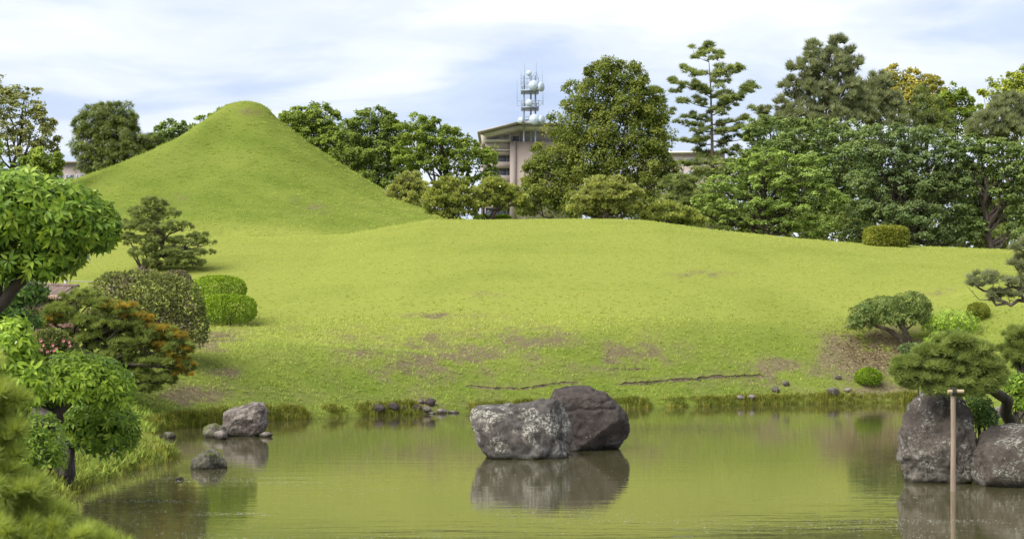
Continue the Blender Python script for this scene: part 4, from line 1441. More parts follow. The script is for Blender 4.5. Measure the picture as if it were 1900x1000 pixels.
# pines on the right skyline
pine_tree('great_pine', 'tallest grey green pine with feathery upswept crown on the right skyline', 118,
          [(1520, 100, 28, 22), (1555, 95, 26, 24), (1490, 130, 28, 22), (1540, 135, 44, 34), (1582, 125, 18, 26), (1468, 165, 22, 20), (1510, 175, 44, 34), (1565, 180, 44, 36), (1450, 200, 20, 16), (1485, 215, 40, 24), (1545, 220, 60, 26), (1600, 205, 30, 30)],
          1530, lm('pine_grey'), 7000, 0.5, 260, 0.22, 0.8, r0=0.34, up=1.2, low=-0.4, limbs=2, tmpl=TUFT_UP, fill=0.05)
pine_tree('great_pine', 'lower grey green pine leaning beside the tallest pine on the right skyline', 124, [(1630, 165, 28, 26), (1620, 200, 38, 30), (1650, 200, 26, 28), (1600, 185, 22, 26), (1640, 230, 40, 22), (1600, 160, 12, 16)], 1630, lm('pine_grey'), 3200, 0.5, 130, 0.25, 0.8, up=1.2, tmpl=TUFT_UP, fill=0.06)
pine_tree('small_pine', 'small dark pine top between the open pine and the tallest pine', 112, [(1418, 210, 12, 12), (1440, 225, 16, 14), (1410, 240, 24, 14), (1462, 235, 20, 18)], 1425, lm('pine_grey'), 1100, 0.33, 40, 0.34, 0.9, up=1.0)
broad_tree('castanopsis_tree', 'golden flowering rounded tree on the right skyline behind the dark pines', 'tree', 150,
           [(1665, 140, 32, 20), (1700, 150, 32, 20), (1640, 155, 30, 20), (1730, 165, 32, 22), (1690, 175, 52, 30), (1745, 195, 30, 24), (1720, 205, 50, 30), (1655, 190, 40, 34)], 1690, lm('gold'), 13000, 0.23, 170, 0.26, 0.75, 0.3, up=0.45)
broad_tree('cedar_tree', 'dark yellowish green cedar in front of the golden flowering tree', 'tree', 126, [(1715, 180, 22, 24), (1725, 205, 34, 26), (1705, 222, 36, 26), (1745, 225, 30, 24), (1725, 245, 48, 20)], 1722, lm('conifer'), 5500, 0.26, 75, 0.32, 0.8, 0.2, tmpl=FROND, up=0.3)
broad_tree('round_tree', 'fresh green treetop right of the golden flowering tree', 'tree', 140, [(1770, 172, 24, 18), (1785, 195, 26, 22), (1760, 195, 30, 24), (1800, 215, 30, 24), (1770, 225, 40, 30)], 1775, lm('camphor'), 4500, 0.26, 60, 0.3, 0.7, 0.2)
broad_tree('castanopsis_tree', 'yellow green flowering tree at the top right corner of the skyline', 'tree', 142,
           [(1870, 155, 34, 24), (1905, 150, 36, 28), (1840, 175, 24, 18), (1880, 185, 46, 30), (1850, 205, 34, 24), (1925, 190, 40, 40)], 1885, lm('lime'), 6000, 0.27, 90, 0.28, 0.7, 0.3)
pine_tree('great_pine', 'hazy grey green pine in front of the yellow flowering tree at right edge', 116, [(1875, 200, 38, 22), (1850, 225, 40, 22), (1900, 225, 40, 26), (1830, 245, 36, 22), (1880, 250, 50, 22), (1810, 240, 20, 16)], 1875, lm('pine_grey'), 3800, 0.48, 150, 0.25, 0.8, up=1.2, tmpl=TUFT_UP, fill=0.06)
# broadleaf belt at the right
broad_tree('maple_tree', 'light green layered maple spreading low at the left end of the right hand belt', 'tree', 79,
           [(1440, 300, 60, 20), (1390, 312, 46, 20), (1480, 325, 56, 22), (1350, 345, 54, 22), (1420, 345, 70, 26), (1510, 360, 52, 24), (1320, 378, 42, 22), (1390, 385, 70, 24), (1475, 390, 70, 26), (1545, 372, 30, 18), (1350, 410, 50, 16), (1430, 420, 70, 18),
            (1510, 420, 50, 22), (1415, 280, 30, 12), (1305, 395, 24, 14), (1500, 300, 36, 18)], 1420, lm('maple'), 36000, 0.125, 400, 0.26, 0.36, 0.22, up=1.0, droop=0.35, fill=0.12, low=-0.15)
broad_tree('cherry_tree', 'wide mid green cherry crown behind the light maple, under the tallest pine', 'tree', 92,
           [(1420, 240, 40, 26), (1470, 245, 50, 26), (1530, 245, 50, 26), (1590, 250, 40, 26), (1440, 275, 60, 24), (1530, 285, 70, 34), (1600, 290, 40, 40), (1560, 330, 60, 40), (1400, 265, 24, 20), (1545, 385, 40, 50)], 1520, lm('cherry'), 22000, 0.16, 240, 0.28, 0.5, 0.3, up=0.8, droop=0.2)
broad_tree('cherry_tree', 'large dense deep green tree right behind the squared clipped hedge', 'tree', 80,
           [(1640, 250, 46, 24), (1690, 255, 52, 26), (1600, 285, 44, 30), (1660, 295, 70, 34), (1730, 290, 56, 32), (1770, 310, 40, 30), (1620, 340, 50, 36), (1690, 345, 76, 36), (1760, 350, 52, 34), (1610, 395, 50, 36), (1680, 400, 80, 34), (1760, 400, 50, 34),
            (1600, 432, 45, 20), (1690, 440, 80, 18), (1775, 435, 45, 22), (1800, 330, 22, 24)], 1690, lm('cherry_deep'), 42000, 0.135, 440, 0.26, 0.5, 0.3, up=0.8, droop=0.25, low=-0.3)
broad_tree('cherry_tree', 'mid green tree with dark forked trunk at the right end of the belt', 'tree', 80,
           [(1850, 275, 46, 20), (1900, 285, 50, 24), (1830, 300, 40, 18), (1880, 320, 60, 24), (1800, 270, 40, 20), (1925, 340, 44, 40), (1870, 355, 40, 20), (1900, 395, 40, 22), (1800, 420, 34, 20), (1890, 435, 34, 18), (1770, 265, 30, 18)], 1842, lm('cherry'),
           22000, 0.14, 260, 0.27, 0.45, 0.2, up=0.8, droop=0.25, fill=0.2, limbs=2)
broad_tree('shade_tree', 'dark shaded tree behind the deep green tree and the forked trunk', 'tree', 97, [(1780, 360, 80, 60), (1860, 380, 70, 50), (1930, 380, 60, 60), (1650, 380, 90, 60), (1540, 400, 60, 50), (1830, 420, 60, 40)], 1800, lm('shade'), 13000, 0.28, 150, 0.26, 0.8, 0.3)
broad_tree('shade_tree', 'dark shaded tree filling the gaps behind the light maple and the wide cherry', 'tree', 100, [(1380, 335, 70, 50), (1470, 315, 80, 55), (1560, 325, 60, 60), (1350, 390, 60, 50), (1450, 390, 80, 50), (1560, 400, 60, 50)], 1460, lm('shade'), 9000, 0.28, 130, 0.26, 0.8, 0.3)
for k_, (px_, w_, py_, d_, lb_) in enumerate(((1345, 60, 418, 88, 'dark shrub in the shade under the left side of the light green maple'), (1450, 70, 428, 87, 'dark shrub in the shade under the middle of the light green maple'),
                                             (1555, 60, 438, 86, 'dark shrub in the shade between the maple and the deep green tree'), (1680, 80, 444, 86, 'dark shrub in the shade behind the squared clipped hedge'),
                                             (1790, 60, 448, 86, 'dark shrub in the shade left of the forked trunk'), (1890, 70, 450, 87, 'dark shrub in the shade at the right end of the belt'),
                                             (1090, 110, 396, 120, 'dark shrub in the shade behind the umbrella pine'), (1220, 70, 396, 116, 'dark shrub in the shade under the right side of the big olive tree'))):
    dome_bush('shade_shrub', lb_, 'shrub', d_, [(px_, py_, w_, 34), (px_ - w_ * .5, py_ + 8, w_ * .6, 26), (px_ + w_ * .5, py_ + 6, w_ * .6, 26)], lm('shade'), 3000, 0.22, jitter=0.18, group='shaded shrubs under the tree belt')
broad_tree('round_tree', 'dark green trees seen through gaps right of the open pine', 'tree', 150, [(1400, 300, 60, 40), (1330, 350, 60, 40), (1480, 290, 70, 50), (1260, 370, 60, 36)], 1380, lm('conifer'), 5500, 0.32, 80, 0.28, 0.8, 0.3)

# clipped box hedge at the far edge of the lawn
dome_bush('clipped_hedge', 'low squared clipped hedge alone at the right edge of the lawn', 'hedge', gd(1644, 457), [(1644, 440, 37, 18)], lm('hedge'), 9000, 0.085, sq=5.0, jitter=0.03, stem=True)

# ------------------------------------------------------------------ left bank planting
d = gd(258, 503)
pine_tree('lawn_pine', 'layered dark pine with leaning trunk standing alone on the lawn left of centre', d,
          [(285, 378, 26, 12), (268, 398, 34, 13), (305, 400, 28, 12), (250, 420, 30, 13), (290, 425, 40, 13), (330, 420, 28, 9), (240, 445, 24, 12), (285, 450, 44, 14), (345, 448, 34, 9), (375, 440, 20, 8), (388, 452, 22, 7), (330, 470, 44, 12), (270, 472, 36, 12), (345, 488, 42, 10), (300, 490, 40, 9), (375, 470, 26, 8)],
          262, lm('pine'), 6500, 0.13, 230, 0.34, 0.55, tmpl=TUFT_MID, trunk=[(258, 503, .13), (275, 490, .12), (305, 465, .10), (300, 435, .08), (285, 405, .06), (285, 380, .03)], base=P(258, 503, d), limbs=2)
dome_bush('azalea_bush', 'big rounded azalea bush of dull green and brownish leaves beside the orange tipped pine', 'bush', 42.5,
          [(270, 560, 78, 54), (222, 545, 52, 36), (318, 572, 58, 56), (250, 590, 90, 46), (345, 605, 40, 46), (300, 610, 70, 40)], lm('azalea'), 26000, 0.085, jitter=0.08, mat2=lm('azalea_dry'), share2=0.22)
dome_bush('small_azalea', 'small brownish round bush peeping out behind the big azalea bush', 'bush', 47.5, [(328, 522, 27, 19)], lm('azalea_dry'), 2200, 0.06)
dome_bush('topiary_bush', 'upper tier of bright green clipped topiary, nearer the lawn pine', 'topiary', gd(424, 600) + 0.7, [(407, 537, 47, 24)], lm('box'), 6500, 0.06, sq=2.6, jitter=0.035, group='two bright clipped bushes on the bank')
dome_bush('topiary_bush', 'lower and wider of two bright green clipped bushes at the top of the bank', 'topiary', gd(424, 600) - 0.5, [(424, 573, 48, 25)], lm('box'), 7500, 0.06, sq=3.0, jitter=0.035, group='two bright clipped bushes on the bank')
orange_lobes = [(255, 594, 34, 12), (215, 572, 40, 12), (300, 616, 36, 13), (325, 630, 32, 14), (330, 655, 32, 15), (340, 678, 24, 15), (85, 590, 36, 12), (285, 645, 36, 12), (340, 696, 22, 12), (180, 566, 30, 10)]
pine_tree('orange_tipped_pine', 'low wide spreading pine with orange tipped shoots above the left bank', 38.0,
          [(150, 552, 34, 14), (190, 570, 40, 14), (110, 578, 40, 14), (230, 580, 36, 13), (85, 600, 34, 13), (150, 598, 50, 15), (205, 605, 44, 14), (250, 605, 34, 12), (300, 622, 40, 13), (180, 632, 50, 16), (245, 640, 50, 16), (320, 648, 40, 16),
           (215, 665, 44, 15), (280, 675, 50, 16), (335, 685, 26, 16), (250, 700, 40, 15), (300, 705, 34, 12), (110, 620, 30, 11), (265, 722, 34, 12)],
          150, lm('pine_warm'), 7000, 0.125, 330, 0.34, 0.55, tmpl=TUFT_MID, trunk=[(150, 700, .14), (165, 655, .12), (150, 630, .10), (105, 612, .06)], barkm=M_BARKD, tips=(orange_lobes, lm('orange'), 2600), limbs=2, base=P(150, 700, 38.0))
bigleaf('understorey_bush', 'dark glossy bush in the shade under the big leaning tree at left', 'bush', 24.0, [(30, 550, 44, 34), (5, 565, 44, 44), (62, 540, 22, 22), (25, 590, 50, 30)], 'glossy_deep', 300, 0.12, 6, singles=150)
bigleaf('overhanging_tree', 'big dome crowned tree with large glossy leaves at the left edge', 'tree', 20.0,
        [(25, 395, 112, 86), (105, 408, 90, 72), (163, 425, 52, 52), (-70, 400, 110, 100), (95, 470, 62, 34), (20, 492, 66, 34), (75, 488, 66, 30), (185, 415, 30, 40)], 'glossy', 1650, 0.135, 7, low=-0.5, droop=0.5, fill=0.4,
        base=base_of(-30, 20), trunk=[[(-60, 760, .13), (-35, 640, .11), (-5, 570, .09), (45, 510, .07), (95, 450, .04)], [(-12, 585, .08), (-5, 520, .06), (10, 440, .03)], [(40, 530, .06), (20, 470, .05), (40, 400, .03)], [(70, 485, .05), (120, 470, .035), (160, 430, .02)]])
bigleaf('hanging_leaf_shrub', 'pale green shrub with long hanging leaves at the left edge above the blurred pine', 'shrub', 17.5, [(15, 640, 46, 46), (40, 670, 32, 44), (-20, 680, 50, 60), (30, 610, 24, 20), (58, 705, 36, 44), (20, 730, 50, 44)], 'glossy_light', 620, 0.11, 6, droop=0.9)
bigleaf('dome_shrub', 'upper bright dome of drooping leaves over the left shore', 'shrub', 21.0, [(150, 708, 88, 54), (195, 725, 52, 44), (95, 720, 50, 44)], 'glossy_light', 720, 0.105, 7, droop=0.65,
        trunk=[[(98, 800, .09), (108, 765, .08), (135, 735, .05), (150, 700, .02)], [(100, 780, .06), (85, 745, .05), (100, 715, .02)]], base=P(98, 800, 21.0))
bigleaf('dome_shrub', 'lower deep green dome of drooping leaves hanging towards the water', 'shrub', 22.0, [(185, 795, 68, 62), (150, 775, 46, 38), (215, 800, 40, 55)], 'glossy', 600, 0.105, 7, droop=0.8,
        trunk=[[(120, 880, .08), (135, 830, .06), (170, 790, .03)]], base=P(120, 880, 22.0))
bigleaf('shore_shrub', 'small leaved green shrub at bottom left beside the dark stone', 'shrub', 18.5, [(75, 815, 42, 46), (45, 800, 34, 34), (95, 845, 28, 38), (40, 850, 40, 40)], 'glossy', 330, 0.075, 6, droop=0.4)
# azalea with pink flowers
t = dome_bush('flowering_azalea', 'small dark bush with pink flowers behind the upper dome shrub', 'bush', 26.0, [(95, 642, 36, 30), (125, 655, 22, 24)], lm('azalea'), 6000, 0.05)
M_PINK = plain('pink_petals', (0.46, 0.15, 0.18), rough=0.6, var=0.25, scale=9)
for px, py in ((72, 640), (76, 632), (80, 640), (77, 648), (98, 640), (100, 650), (105, 646), (118, 632), (128, 634), (130, 641), (88, 652)):
    c = P(px, py, 25.0)
    m = MB()
    for k in range(5):
        a = k * 1.2566 + rng.uniform(0, 1)
        e = np.array([math.cos(a), -0.45, math.sin(a)]) * 0.027
        s = np.array([-math.sin(a), 0, math.cos(a)]) * 0.014
        m.add([c, c + e * 0.6 + s, c + e, c + e * 0.6 - s], [(0, 1, 2, 3)])
    part('flower', *m.get(), M_PINK, t)

# tiled wall roof glimpsed under the big tree
M_TILE = noise_mat('brown_roof_tile', [(0.3, (0.085, 0.060, 0.052)), (0.7, (0.19, 0.135, 0.115))], 6, rough=0.8)
M_TILEP = noise_mat('pale_tile_end', [(0.3, (0.24, 0.16, 0.12)), (0.7, (0.36, 0.25, 0.19))], 6, rough=0.85)
M_PLAST = noise_mat('red_brown_plaster', [(0.3, (0.12, 0.066, 0.052)), (0.7, (0.20, 0.115, 0.092))], 4, rough=0.9)


def build_tiled_wall():
    A, B = P(20, 548, 42.0), P(140, 590, 39.5)
    A[2] = P(95, 546, 40.4)[2] + 0.1; B[2] = A[2] - 0.15
    e = unit(B - A); L_ = np.linalg.norm(B - A)
    nrm = np.array([e[1], -e[0], 0]); nrm = unit(nrm) * (1 if nrm[1] < 0 else -1)
    up = np.array([0, 0, 1.0])
    t = thing('tiled_wall', 'red brown garden wall with small tiled roof half hidden at left', 'wall', (A + B) / 2 - up * 1.6)

    def strip(u0, u1, pr):                       # pr: profile (out, height) swept along the wall
        p0, p1 = A + e * u0, A + e * u1
        k = len(pr)
        V = [p0 + nrm * o_ + up * h_ for o_, h_ in pr] + [p1 + nrm * o_ + up * h_ for o_, h_ in pr]
        T = [(0, i, i + 1) for i in range(1, k - 1)] + [(k, k + i + 1, k + i) for i in range(1, k - 1)]
        for i in range(k):
            j = (i + 1) % k
            T += [(i, k + i, k + j), (i, k + j, j)]
        return V, T
    part('wall_body', *strip(0, L_, [(0.10, -1.6), (0.10, -0.12), (-0.10, -0.12), (-0.10, -1.6)]), M_PLAST, t)
    part('beam', *strip(-0.05, L_ + .05, [(0.30, -0.19), (0.30, -0.10), (0.12, -0.10), (0.12, -0.19)]), M_BARKD, t)
    r = part('roof', *strip(-0.1, L_ + .1, [(0.44, -0.09), (0.44, -0.06), (0.0, 0.20), (-0.44, -0.06), (-0.44, -0.09)]), M_TILE, t)
    w = 0.13
    for i in range(int(L_ / w)):
        c0 = A + e * (w * (i + 0.5)) + nrm * 0.46 - up * 0.055
        c1 = A + e * (w * (i + 0.5)) + nrm * 0.02 + up * 0.205
        m = MB(); m.tube([c0, (c0 + c1) / 2, c1], 0.042, 8); part('roof_tile', *m.get(), M_TILE, r, smooth=True)
        m = MB(); m.tube([c0 - nrm * -0.012 - up * .004, c0 - nrm * 0.03 + up * .016], 0.05, 10); part('tile_end', *m.get(), M_TILEP, r)
    part('ridge', *strip(-0.1, L_ + .1, [(0.07, 0.21), (0.05, 0.28), (-0.05, 0.28), (-0.07, 0.21)]), M_TILE, r)


build_tiled_wall()
M_POST = plain('weathered_wood', (0.27, 0.25, 0.23), rough=0.8)
dd = 50.0
for px, lab in ((122, 'short grey stake holding the left end of a rope by the tiled wall'), (205, 'short grey stake holding the right end of the rope, behind the azalea')):
    c = P(px, 519, dd)
    m = MB(); m.tube([(c[0], c[1], tz(c[0], c[1]) - 0.05), (c[0], c[1], c[2] - 0.02), (c[0], c[1], c[2])], [0.05, 0.05, 0.035], 8)
    tag(part('rope_stake', *m.get(), M_POST, at=(c[0], c[1], tz(c[0], c[1]))), lab, 'stake', 'rope stakes')
m = MB(); m.tube([P(122, 521, dd), P(160, 523, dd), P(205, 521, dd)], 0.014, 6)
tag(part('rope', *m.get(), M_POST, at=P(160, 523, dd)), 'thin rope strung between two stakes at the lawn edge', 'rope')

# ------------------------------------------------------------------ right bank planting
d = gd(1690, 645)
bigleaf('rhododendron_tree', 'small rhododendron tree with twisting twin trunks on the bare earth at right', 'small tree', d,
        [(1640, 572, 46, 24), (1690, 568, 38, 28), (1605, 585, 32, 22), (1595, 600, 24, 16), (1665, 590, 50, 20), (1700, 588, 22, 16)], 'rhodo', 1000, 0.12, 6, gl=0.05, droop=0.55, fill=0.25, low=-0.3, base=P(1688, 644, d),
        trunk=[[(1685, 648, .085), (1670, 628, .08), (1650, 612, .07), (1622, 603, .055), (1612, 590, .03)], [(1690, 648, .08), (1684, 626, .075), (1670, 606, .055), (1662, 585, .03)], [(1688, 634, .06), (1680, 612, .05), (1674, 590, .03)], [(1682, 612, .035), (1696, 598, .025), (1702, 585, .015)]], barkm=M_BARK)
bigleaf('leafy_bush', 'yellow green leafy bush right of the rhododendron tree', 'bush', gd(1765, 628), [(1765, 598, 50, 26), (1790, 606, 30, 22), (1738, 604, 26, 20)], 'glossy_light', 420, 0.10, 6, droop=0.5)
bigleaf('leafy_bush', 'smaller yellow green bush in front, between leafy bush and overhanging pine', 'bush', gd(1740, 656), [(1742, 636, 28, 22), (1725, 645, 16, 16)], 'glossy_light', 160, 0.095, 6, droop=0.5, singles=120)
dome_bush('round_bush', 'small brownish green round bush behind the leafy bush at right', 'bush', gd(1815, 592), [(1815, 577, 20, 15)], lm('hedge'), 3000, 0.05)
dome_bush('root_shrub', 'low dark green shrub at the foot of the rhododendron trunks', 'shrub', gd(1690, 656), [(1690, 647, 22, 9), (1706, 652, 14, 7)], lm('cherry_deep'), 1800, 0.07)
dome_bush('ball_bush', 'little bright green ball bush near the water at right', 'bush', gd(1611, 714), [(1611, 699, 24, 16)], lm('box'), 4500, 0.045, jitter=0.04)
dome_bush('bank_shrub', 'dull green shrub mass under the overhanging pine at right', 'shrub', 37.0, [(1710, 690, 34, 20), (1760, 700, 44, 24), (1820, 680, 40, 30)], lm('azalea'), 6000, 0.06)
# overhanging pine over the tall rock
DR = 24.6
pine_tree('overhanging_pine', 'trained pine spreading over the tall rock, propped on a post', DR,
          [(1772, 636, 40, 13), (1802, 650, 38, 13), (1735, 656, 36, 13), (1772, 664, 48, 14), (1690, 678, 32, 13), (1722, 684, 42, 14), (1768, 690, 46, 14), (1815, 680, 42, 15), (1672, 694, 22, 10), (1840, 698, 26, 15), (1710, 706, 44, 11), (1770, 712, 46, 11), (1745, 724, 34, 8), (1800, 730, 26, 7), (1828, 714, 34, 12), (1800, 726, 34, 10), (1688, 714, 20, 7)],
          1840, lm('pine_fore'), 7000, 0.115, 300, 0.34, 0.55, tmpl=TUFT_MID, trunk=[(1880, 790, .10, 1.5), (1862, 740, .09, 1.0), (1830, 718, .075, 0.5), (1790, 715, .06), (1745, 715, .045), (1700, 705, .02)], limbs=2, barkm=M_BARKD, base=P(1880, 790, DR + 1.5))
pine_tree('edge_pine', 'low pine pads at the right frame edge beside the overhanging pine', 28.5, [(1890, 622, 30, 14), (1880, 650, 28, 14), (1905, 640, 30, 20), (1895, 670, 34, 14), (1920, 660, 40, 30)], 1910, lm('pine_fore'), 2600, 0.115, 80, 0.36, 0.55, tmpl=TUFT_MID, barkm=M_BARKD)
pine_tree('leaning_pine', 'pine reaching in from the right edge with bare crooked limbs over the lawn', 30.0,
          [(1820, 515, 30, 8), (1805, 528, 20, 6), (1852, 525, 24, 8), (1845, 548, 20, 8), (1870, 550, 22, 8), (1890, 530, 20, 14), (1893, 460, 18, 9), (1888, 490, 16, 6), (1900, 480, 18, 8), (1905, 545, 22, 12), (1930, 500, 40, 20), (1935, 450, 44, 20)],
          1985, lm('pine_grey'), 1900, 0.12, 80, 0.5, 0.7, tmpl=TUFT_MID, trunk=[(1990, 720, .13), (1975, 640, .12), (1950, 572, .085), (1905, 556, .04), (1870, 564, .03), (1850, 558, .022)], limbs=1, fill=0.0, up=1.0)
# more limbs of that pine would leave it as loose twigs, so they are part of the same tree
lp_ = bpy.data.objects['leaning_pine']
m = MB()
for path in ([(1955, 570, .05), (1915, 548, .034), (1880, 531, .028), (1858, 540, .026), (1828, 541, .022), (1812, 532, .016), (1806, 520, .01)], [(1812, 532, .02), (1828, 524, .016), (1850, 520, .014)], [(1870, 562, .03), (1848, 566, .025), (1838, 552, .012)],
             [(1960, 590, .05), (1925, 505, .035), (1895, 490, .02), (1880, 482, .01)], [(1925, 505, .03), (1905, 470, .02), (1888, 462, .01)]):
    pts = np.array([P(x, y, 30.0) for x, y, r in path])
    tt = np.linspace(0, len(pts) - 1, len(pts) * 3)
    pi = np.stack([np.interp(tt, np.arange(len(pts)), pts[:, k]) for k in range(3)], -1)
    m.tube(pi, np.interp(tt, np.arange(len(pts)), [r for x, y, r in path]), 6)
part('limb', *m.get(), M_BARK, lp_, smooth=True)
bigleaf('rock_shrub', 'glossy dark green shrub growing between the tall rock and the right rock', 'shrub', 25.4, [(1815, 752, 26, 22), (1828, 775, 22, 26), (1805, 770, 14, 20)], 'glossy_deep', 300, 0.06, 6, singles=120)
bigleaf('edge_bush', 'yellow green bush at the right frame edge above the right rock', 'bush', 26.5, [(1885, 715, 22, 24), (1900, 745, 26, 20)], 'glossy', 240, 0.085, 6, singles=120)

# ------------------------------------------------------------------ boulders and stones
M_R1 = rock_mat('lichened_rock', (0.104, 0.092, 0.082), (0.036, 0.031, 0.028), (0.34, 0.33, 0.28), 0.055, 2.6, pale=((0.21, 0.21, 0.205), 0.10))
M_R2 = rock_mat('dark_rock', (0.062, 0.050, 0.044), (0.026, 0.021, 0.019), (0.21, 0.20, 0.18), -0.05, 2.2, pale=((0.20, 0.185, 0.175), -0.02), seedoff=3.0)
M_R3 = rock_mat('pale_rock', (0.160, 0.136, 0.118), (0.045, 0.035, 0.030), (0.30, 0.28, 0.25), 0.03, 5.0, seedoff=7.0)
M_R4 = rock_mat('mossy_rock', (0.14, 0.13, 0.10), (0.035, 0.033, 0.024), (0.30, 0.31, 0.25), -0.01, 4.0, moss=0.12, seedoff=11.0)
M_R5 = rock_mat('tall_rock', (0.088, 0.073, 0.061), (0.033, 0.027, 0.022), (0.26, 0.26, 0.22), 0.035, 2.4, pale=((0.19, 0.175, 0.155), 0.20), seedoff=5.0)
rock('boulder', 'broad flat topped boulder with white lichen, the nearer one in the pond', dw(849) + 0.3,
     [(876, 762), (884, 752), (920, 746), (975, 738), (1030, 737), (1046, 745), (1058, 768), (1062, 795), (1058, 830), (1053, 848), (1045, 880), (900, 880), (899, 846), (886, 826), (878, 800), (874, 778)], 0.85, M_R1, 3, sub=6, rough=0.15, cuts=9, group='twin boulders in the pond', cracks=0.055, block=0.66)
rock('boulder', 'dark rounded boulder, the farther one of the pair in the pond', dw(833) + 0.2,
     [(1022, 740), (1035, 724), (1065, 716), (1095, 717), (1125, 728), (1150, 745), (1164, 765), (1168, 786), (1162, 808), (1150, 824), (1140, 832), (1130, 860), (1040, 860), (1020, 830), (1010, 780)], 0.95, M_R2, 8, sub=6, rough=0.13, cuts=10, group='twin boulders in the pond', cracks=0.05, block=0.72)
rock('boulder', 'rounded pale pitted boulder by the left shore', dw(809) + 0.2, [(413, 790), (416, 768), (428, 757), (452, 752), (468, 745), (488, 751), (497, 765), (498, 785), (492, 800), (480, 809), (470, 830), (428, 830), (420, 808)], 0.42, M_R3, 21, sub=6, rough=0.22, cuts=4, block=0.8, pits=0.2)
rock('boulder', 'low mossy wedge shaped rock in the water at left, nearest the camera', dw(870) + 0.2, [(355, 868), (357, 850), (372, 838), (395, 836), (408, 846), (423, 864), (420, 885), (360, 885)], 0.3, M_R4, 25, sub=6, rough=0.2, cuts=5)
rock('boulder', 'tall rock standing in the water under the pine prop', dw(897) + 0.4,
     [(1668, 845), (1672, 805), (1685, 775), (1690, 748), (1705, 728), (1735, 719), (1770, 722), (1795, 735), (1800, 780), (1806, 830), (1806, 880), (1800, 930), (1690, 930), (1680, 880), (1675, 862)], 0.6, M_R5, 31, sub=6, rough=0.19, cuts=8, cracks=0.04, block=0.72)
rock('boulder', 'smooth brown and grey rock at the right frame edge', dw(904) + 0.4, [(1806, 880), (1808, 840), (1825, 805), (1850, 788), (1890, 782), (1935, 786), (1965, 810), (1975, 870), (1960, 935), (1830, 935), (1815, 905)], 0.65, M_R5, 37, sub=6, rough=0.11, cuts=7, block=0.75)
rock('stone', 'dark upright stone between shore shrub and lower dome shrub', 23.4, [(103, 855), (112, 822), (126, 812), (136, 835), (139, 880), (132, 905), (106, 905)], 0.22, M_R2, 41, sub=4, rough=0.1, cat='stone')
rock('stone', 'grey slab in the shade under the upper dome shrub', 20.9, [(30, 775), (45, 758), (80, 752), (105, 765), (110, 790), (40, 800)], 0.25, M_R3, 43, sub=4, rough=0.1, cat='stone')
rock('stone', 'pale block standing against the trunk under the upper dome shrub', 21.3, [(82, 748), (90, 738), (104, 742), (107, 775), (84, 775)], 0.12, M_R3, 44, sub=3, rough=0.1, cat='stone')
stones = [
    ((372, 420, 784, 812), dw(811), M_R4, 'lumpy mossy stone touching the left side of the pale boulder'),
    ((396, 424, 796, 815), dw(815), M_R3, 'small pale stone at the foot of the pale boulder'),
    ((480, 508, 801, 811), dw(810), M_R3, 'flat whitish stone at the right foot of the pale boulder'),
    ((302, 328, 800, 814), dw(813), M_R4, 'low mossy stone in the left cove'),
    ((268, 286, 808, 818), dw(817), M_R3, 'small pale stone at the left edge of the cove'),
    ((286, 300, 806, 814), dw(814), M_R3, 'tiny pale stone in the left cove beside the sedge'),
    ((258, 272, 822, 832), dw(833), M_R3, 'whitish pebble in the sedge on the left shore'),
    ((324, 342, 884, 892), dw(890), M_R3, 'flat pale stone just above the water near the mossy rock'),
    ((688, 716, 748, 764), None, M_R2, 'dark stone at the left end of the row on the far shore'),
    ((718, 742, 745, 762), None, M_R2, 'squarish dark stone second in the row on the far shore'),
    ((740, 756, 752, 762), None, M_R2, 'small dark stone in the row behind the sedge'),
    ((760, 784, 750, 764), None, M_R2, 'wide dark stone in the middle of the row on the far shore'),
    ((788, 810, 738, 752), None, M_R2, 'dark stone highest up the bank in the row'),
    ((782, 800, 753, 764), None, M_R3, 'grey stone at the right end of the sedge strip'),
    ((774, 788, 740, 748), None, M_R3, 'little grey stone just above the row of dark stones'),
    ((806, 830, 757, 768), None, M_R3, 'pale flat stone on the gravel by the far shore'),
    ((828, 852, 760, 770), None, M_R3, 'pale stone nearest the twin boulders on the far shore'),
    ((790, 812, 763, 773), None, M_R3, 'pale low stone at the waterline of the far shore'),
    ((1364, 1382, 732, 742), None, M_R3, 'left of two whitish stones above the reeds'),
    ((1384, 1404, 731, 742), None, M_R3, 'right of two whitish stones above the reeds'),
    ((1430, 1448, 715, 728), None, M_R5, 'small dark stone on the bank above the whitish stones'),
    ((1531, 1560, 718, 734), None, M_R5, 'dark stone on the bank left of the ball bush'),
    ((1566, 1582, 718, 728), None, M_R3, 'small pale stone between dark stone and ball bush'),
    ((1452, 1466, 706, 716), None, M_R5, 'little dark stone uphill on the bank left of the ball bush'),
    ((1548, 1562, 695, 704), None, M_R5, 'dark stone half buried at the edge of the bare earth'),
    ((1842, 1880, 752, 772), 27.5, M_R3, 'pale stone behind the right rock'),
]
for i, ((x0, x1, y0, y1), dd, mt, lab) in enumerate(stones):
    dd = dd or gd((x0 + x1) / 2, y1 - 1)
    r_ = np.random.default_rng(100 + i)
    cx, cy, rx, ry = (x0 + x1) / 2, (y0 + y1) / 2, (x1 - x0) / 2, (y1 - y0) / 2
    ol = []
    for k in range(9):
        a = k / 9 * 2 * math.pi + r_.uniform(-.2, .2)
        f = r_.uniform(0.82, 1.05)
        ol.append((cx + rx * f * math.cos(a), cy + ry * (f if math.sin(a) < 0 else f * 1.35) * math.sin(a)))
    rock('stone', lab, dd, ol, rx * dd / F * 0.8, mt, 200 + i, sub=4, rough=0.12, cuts=4, cat='stone', group='stones along the shore')

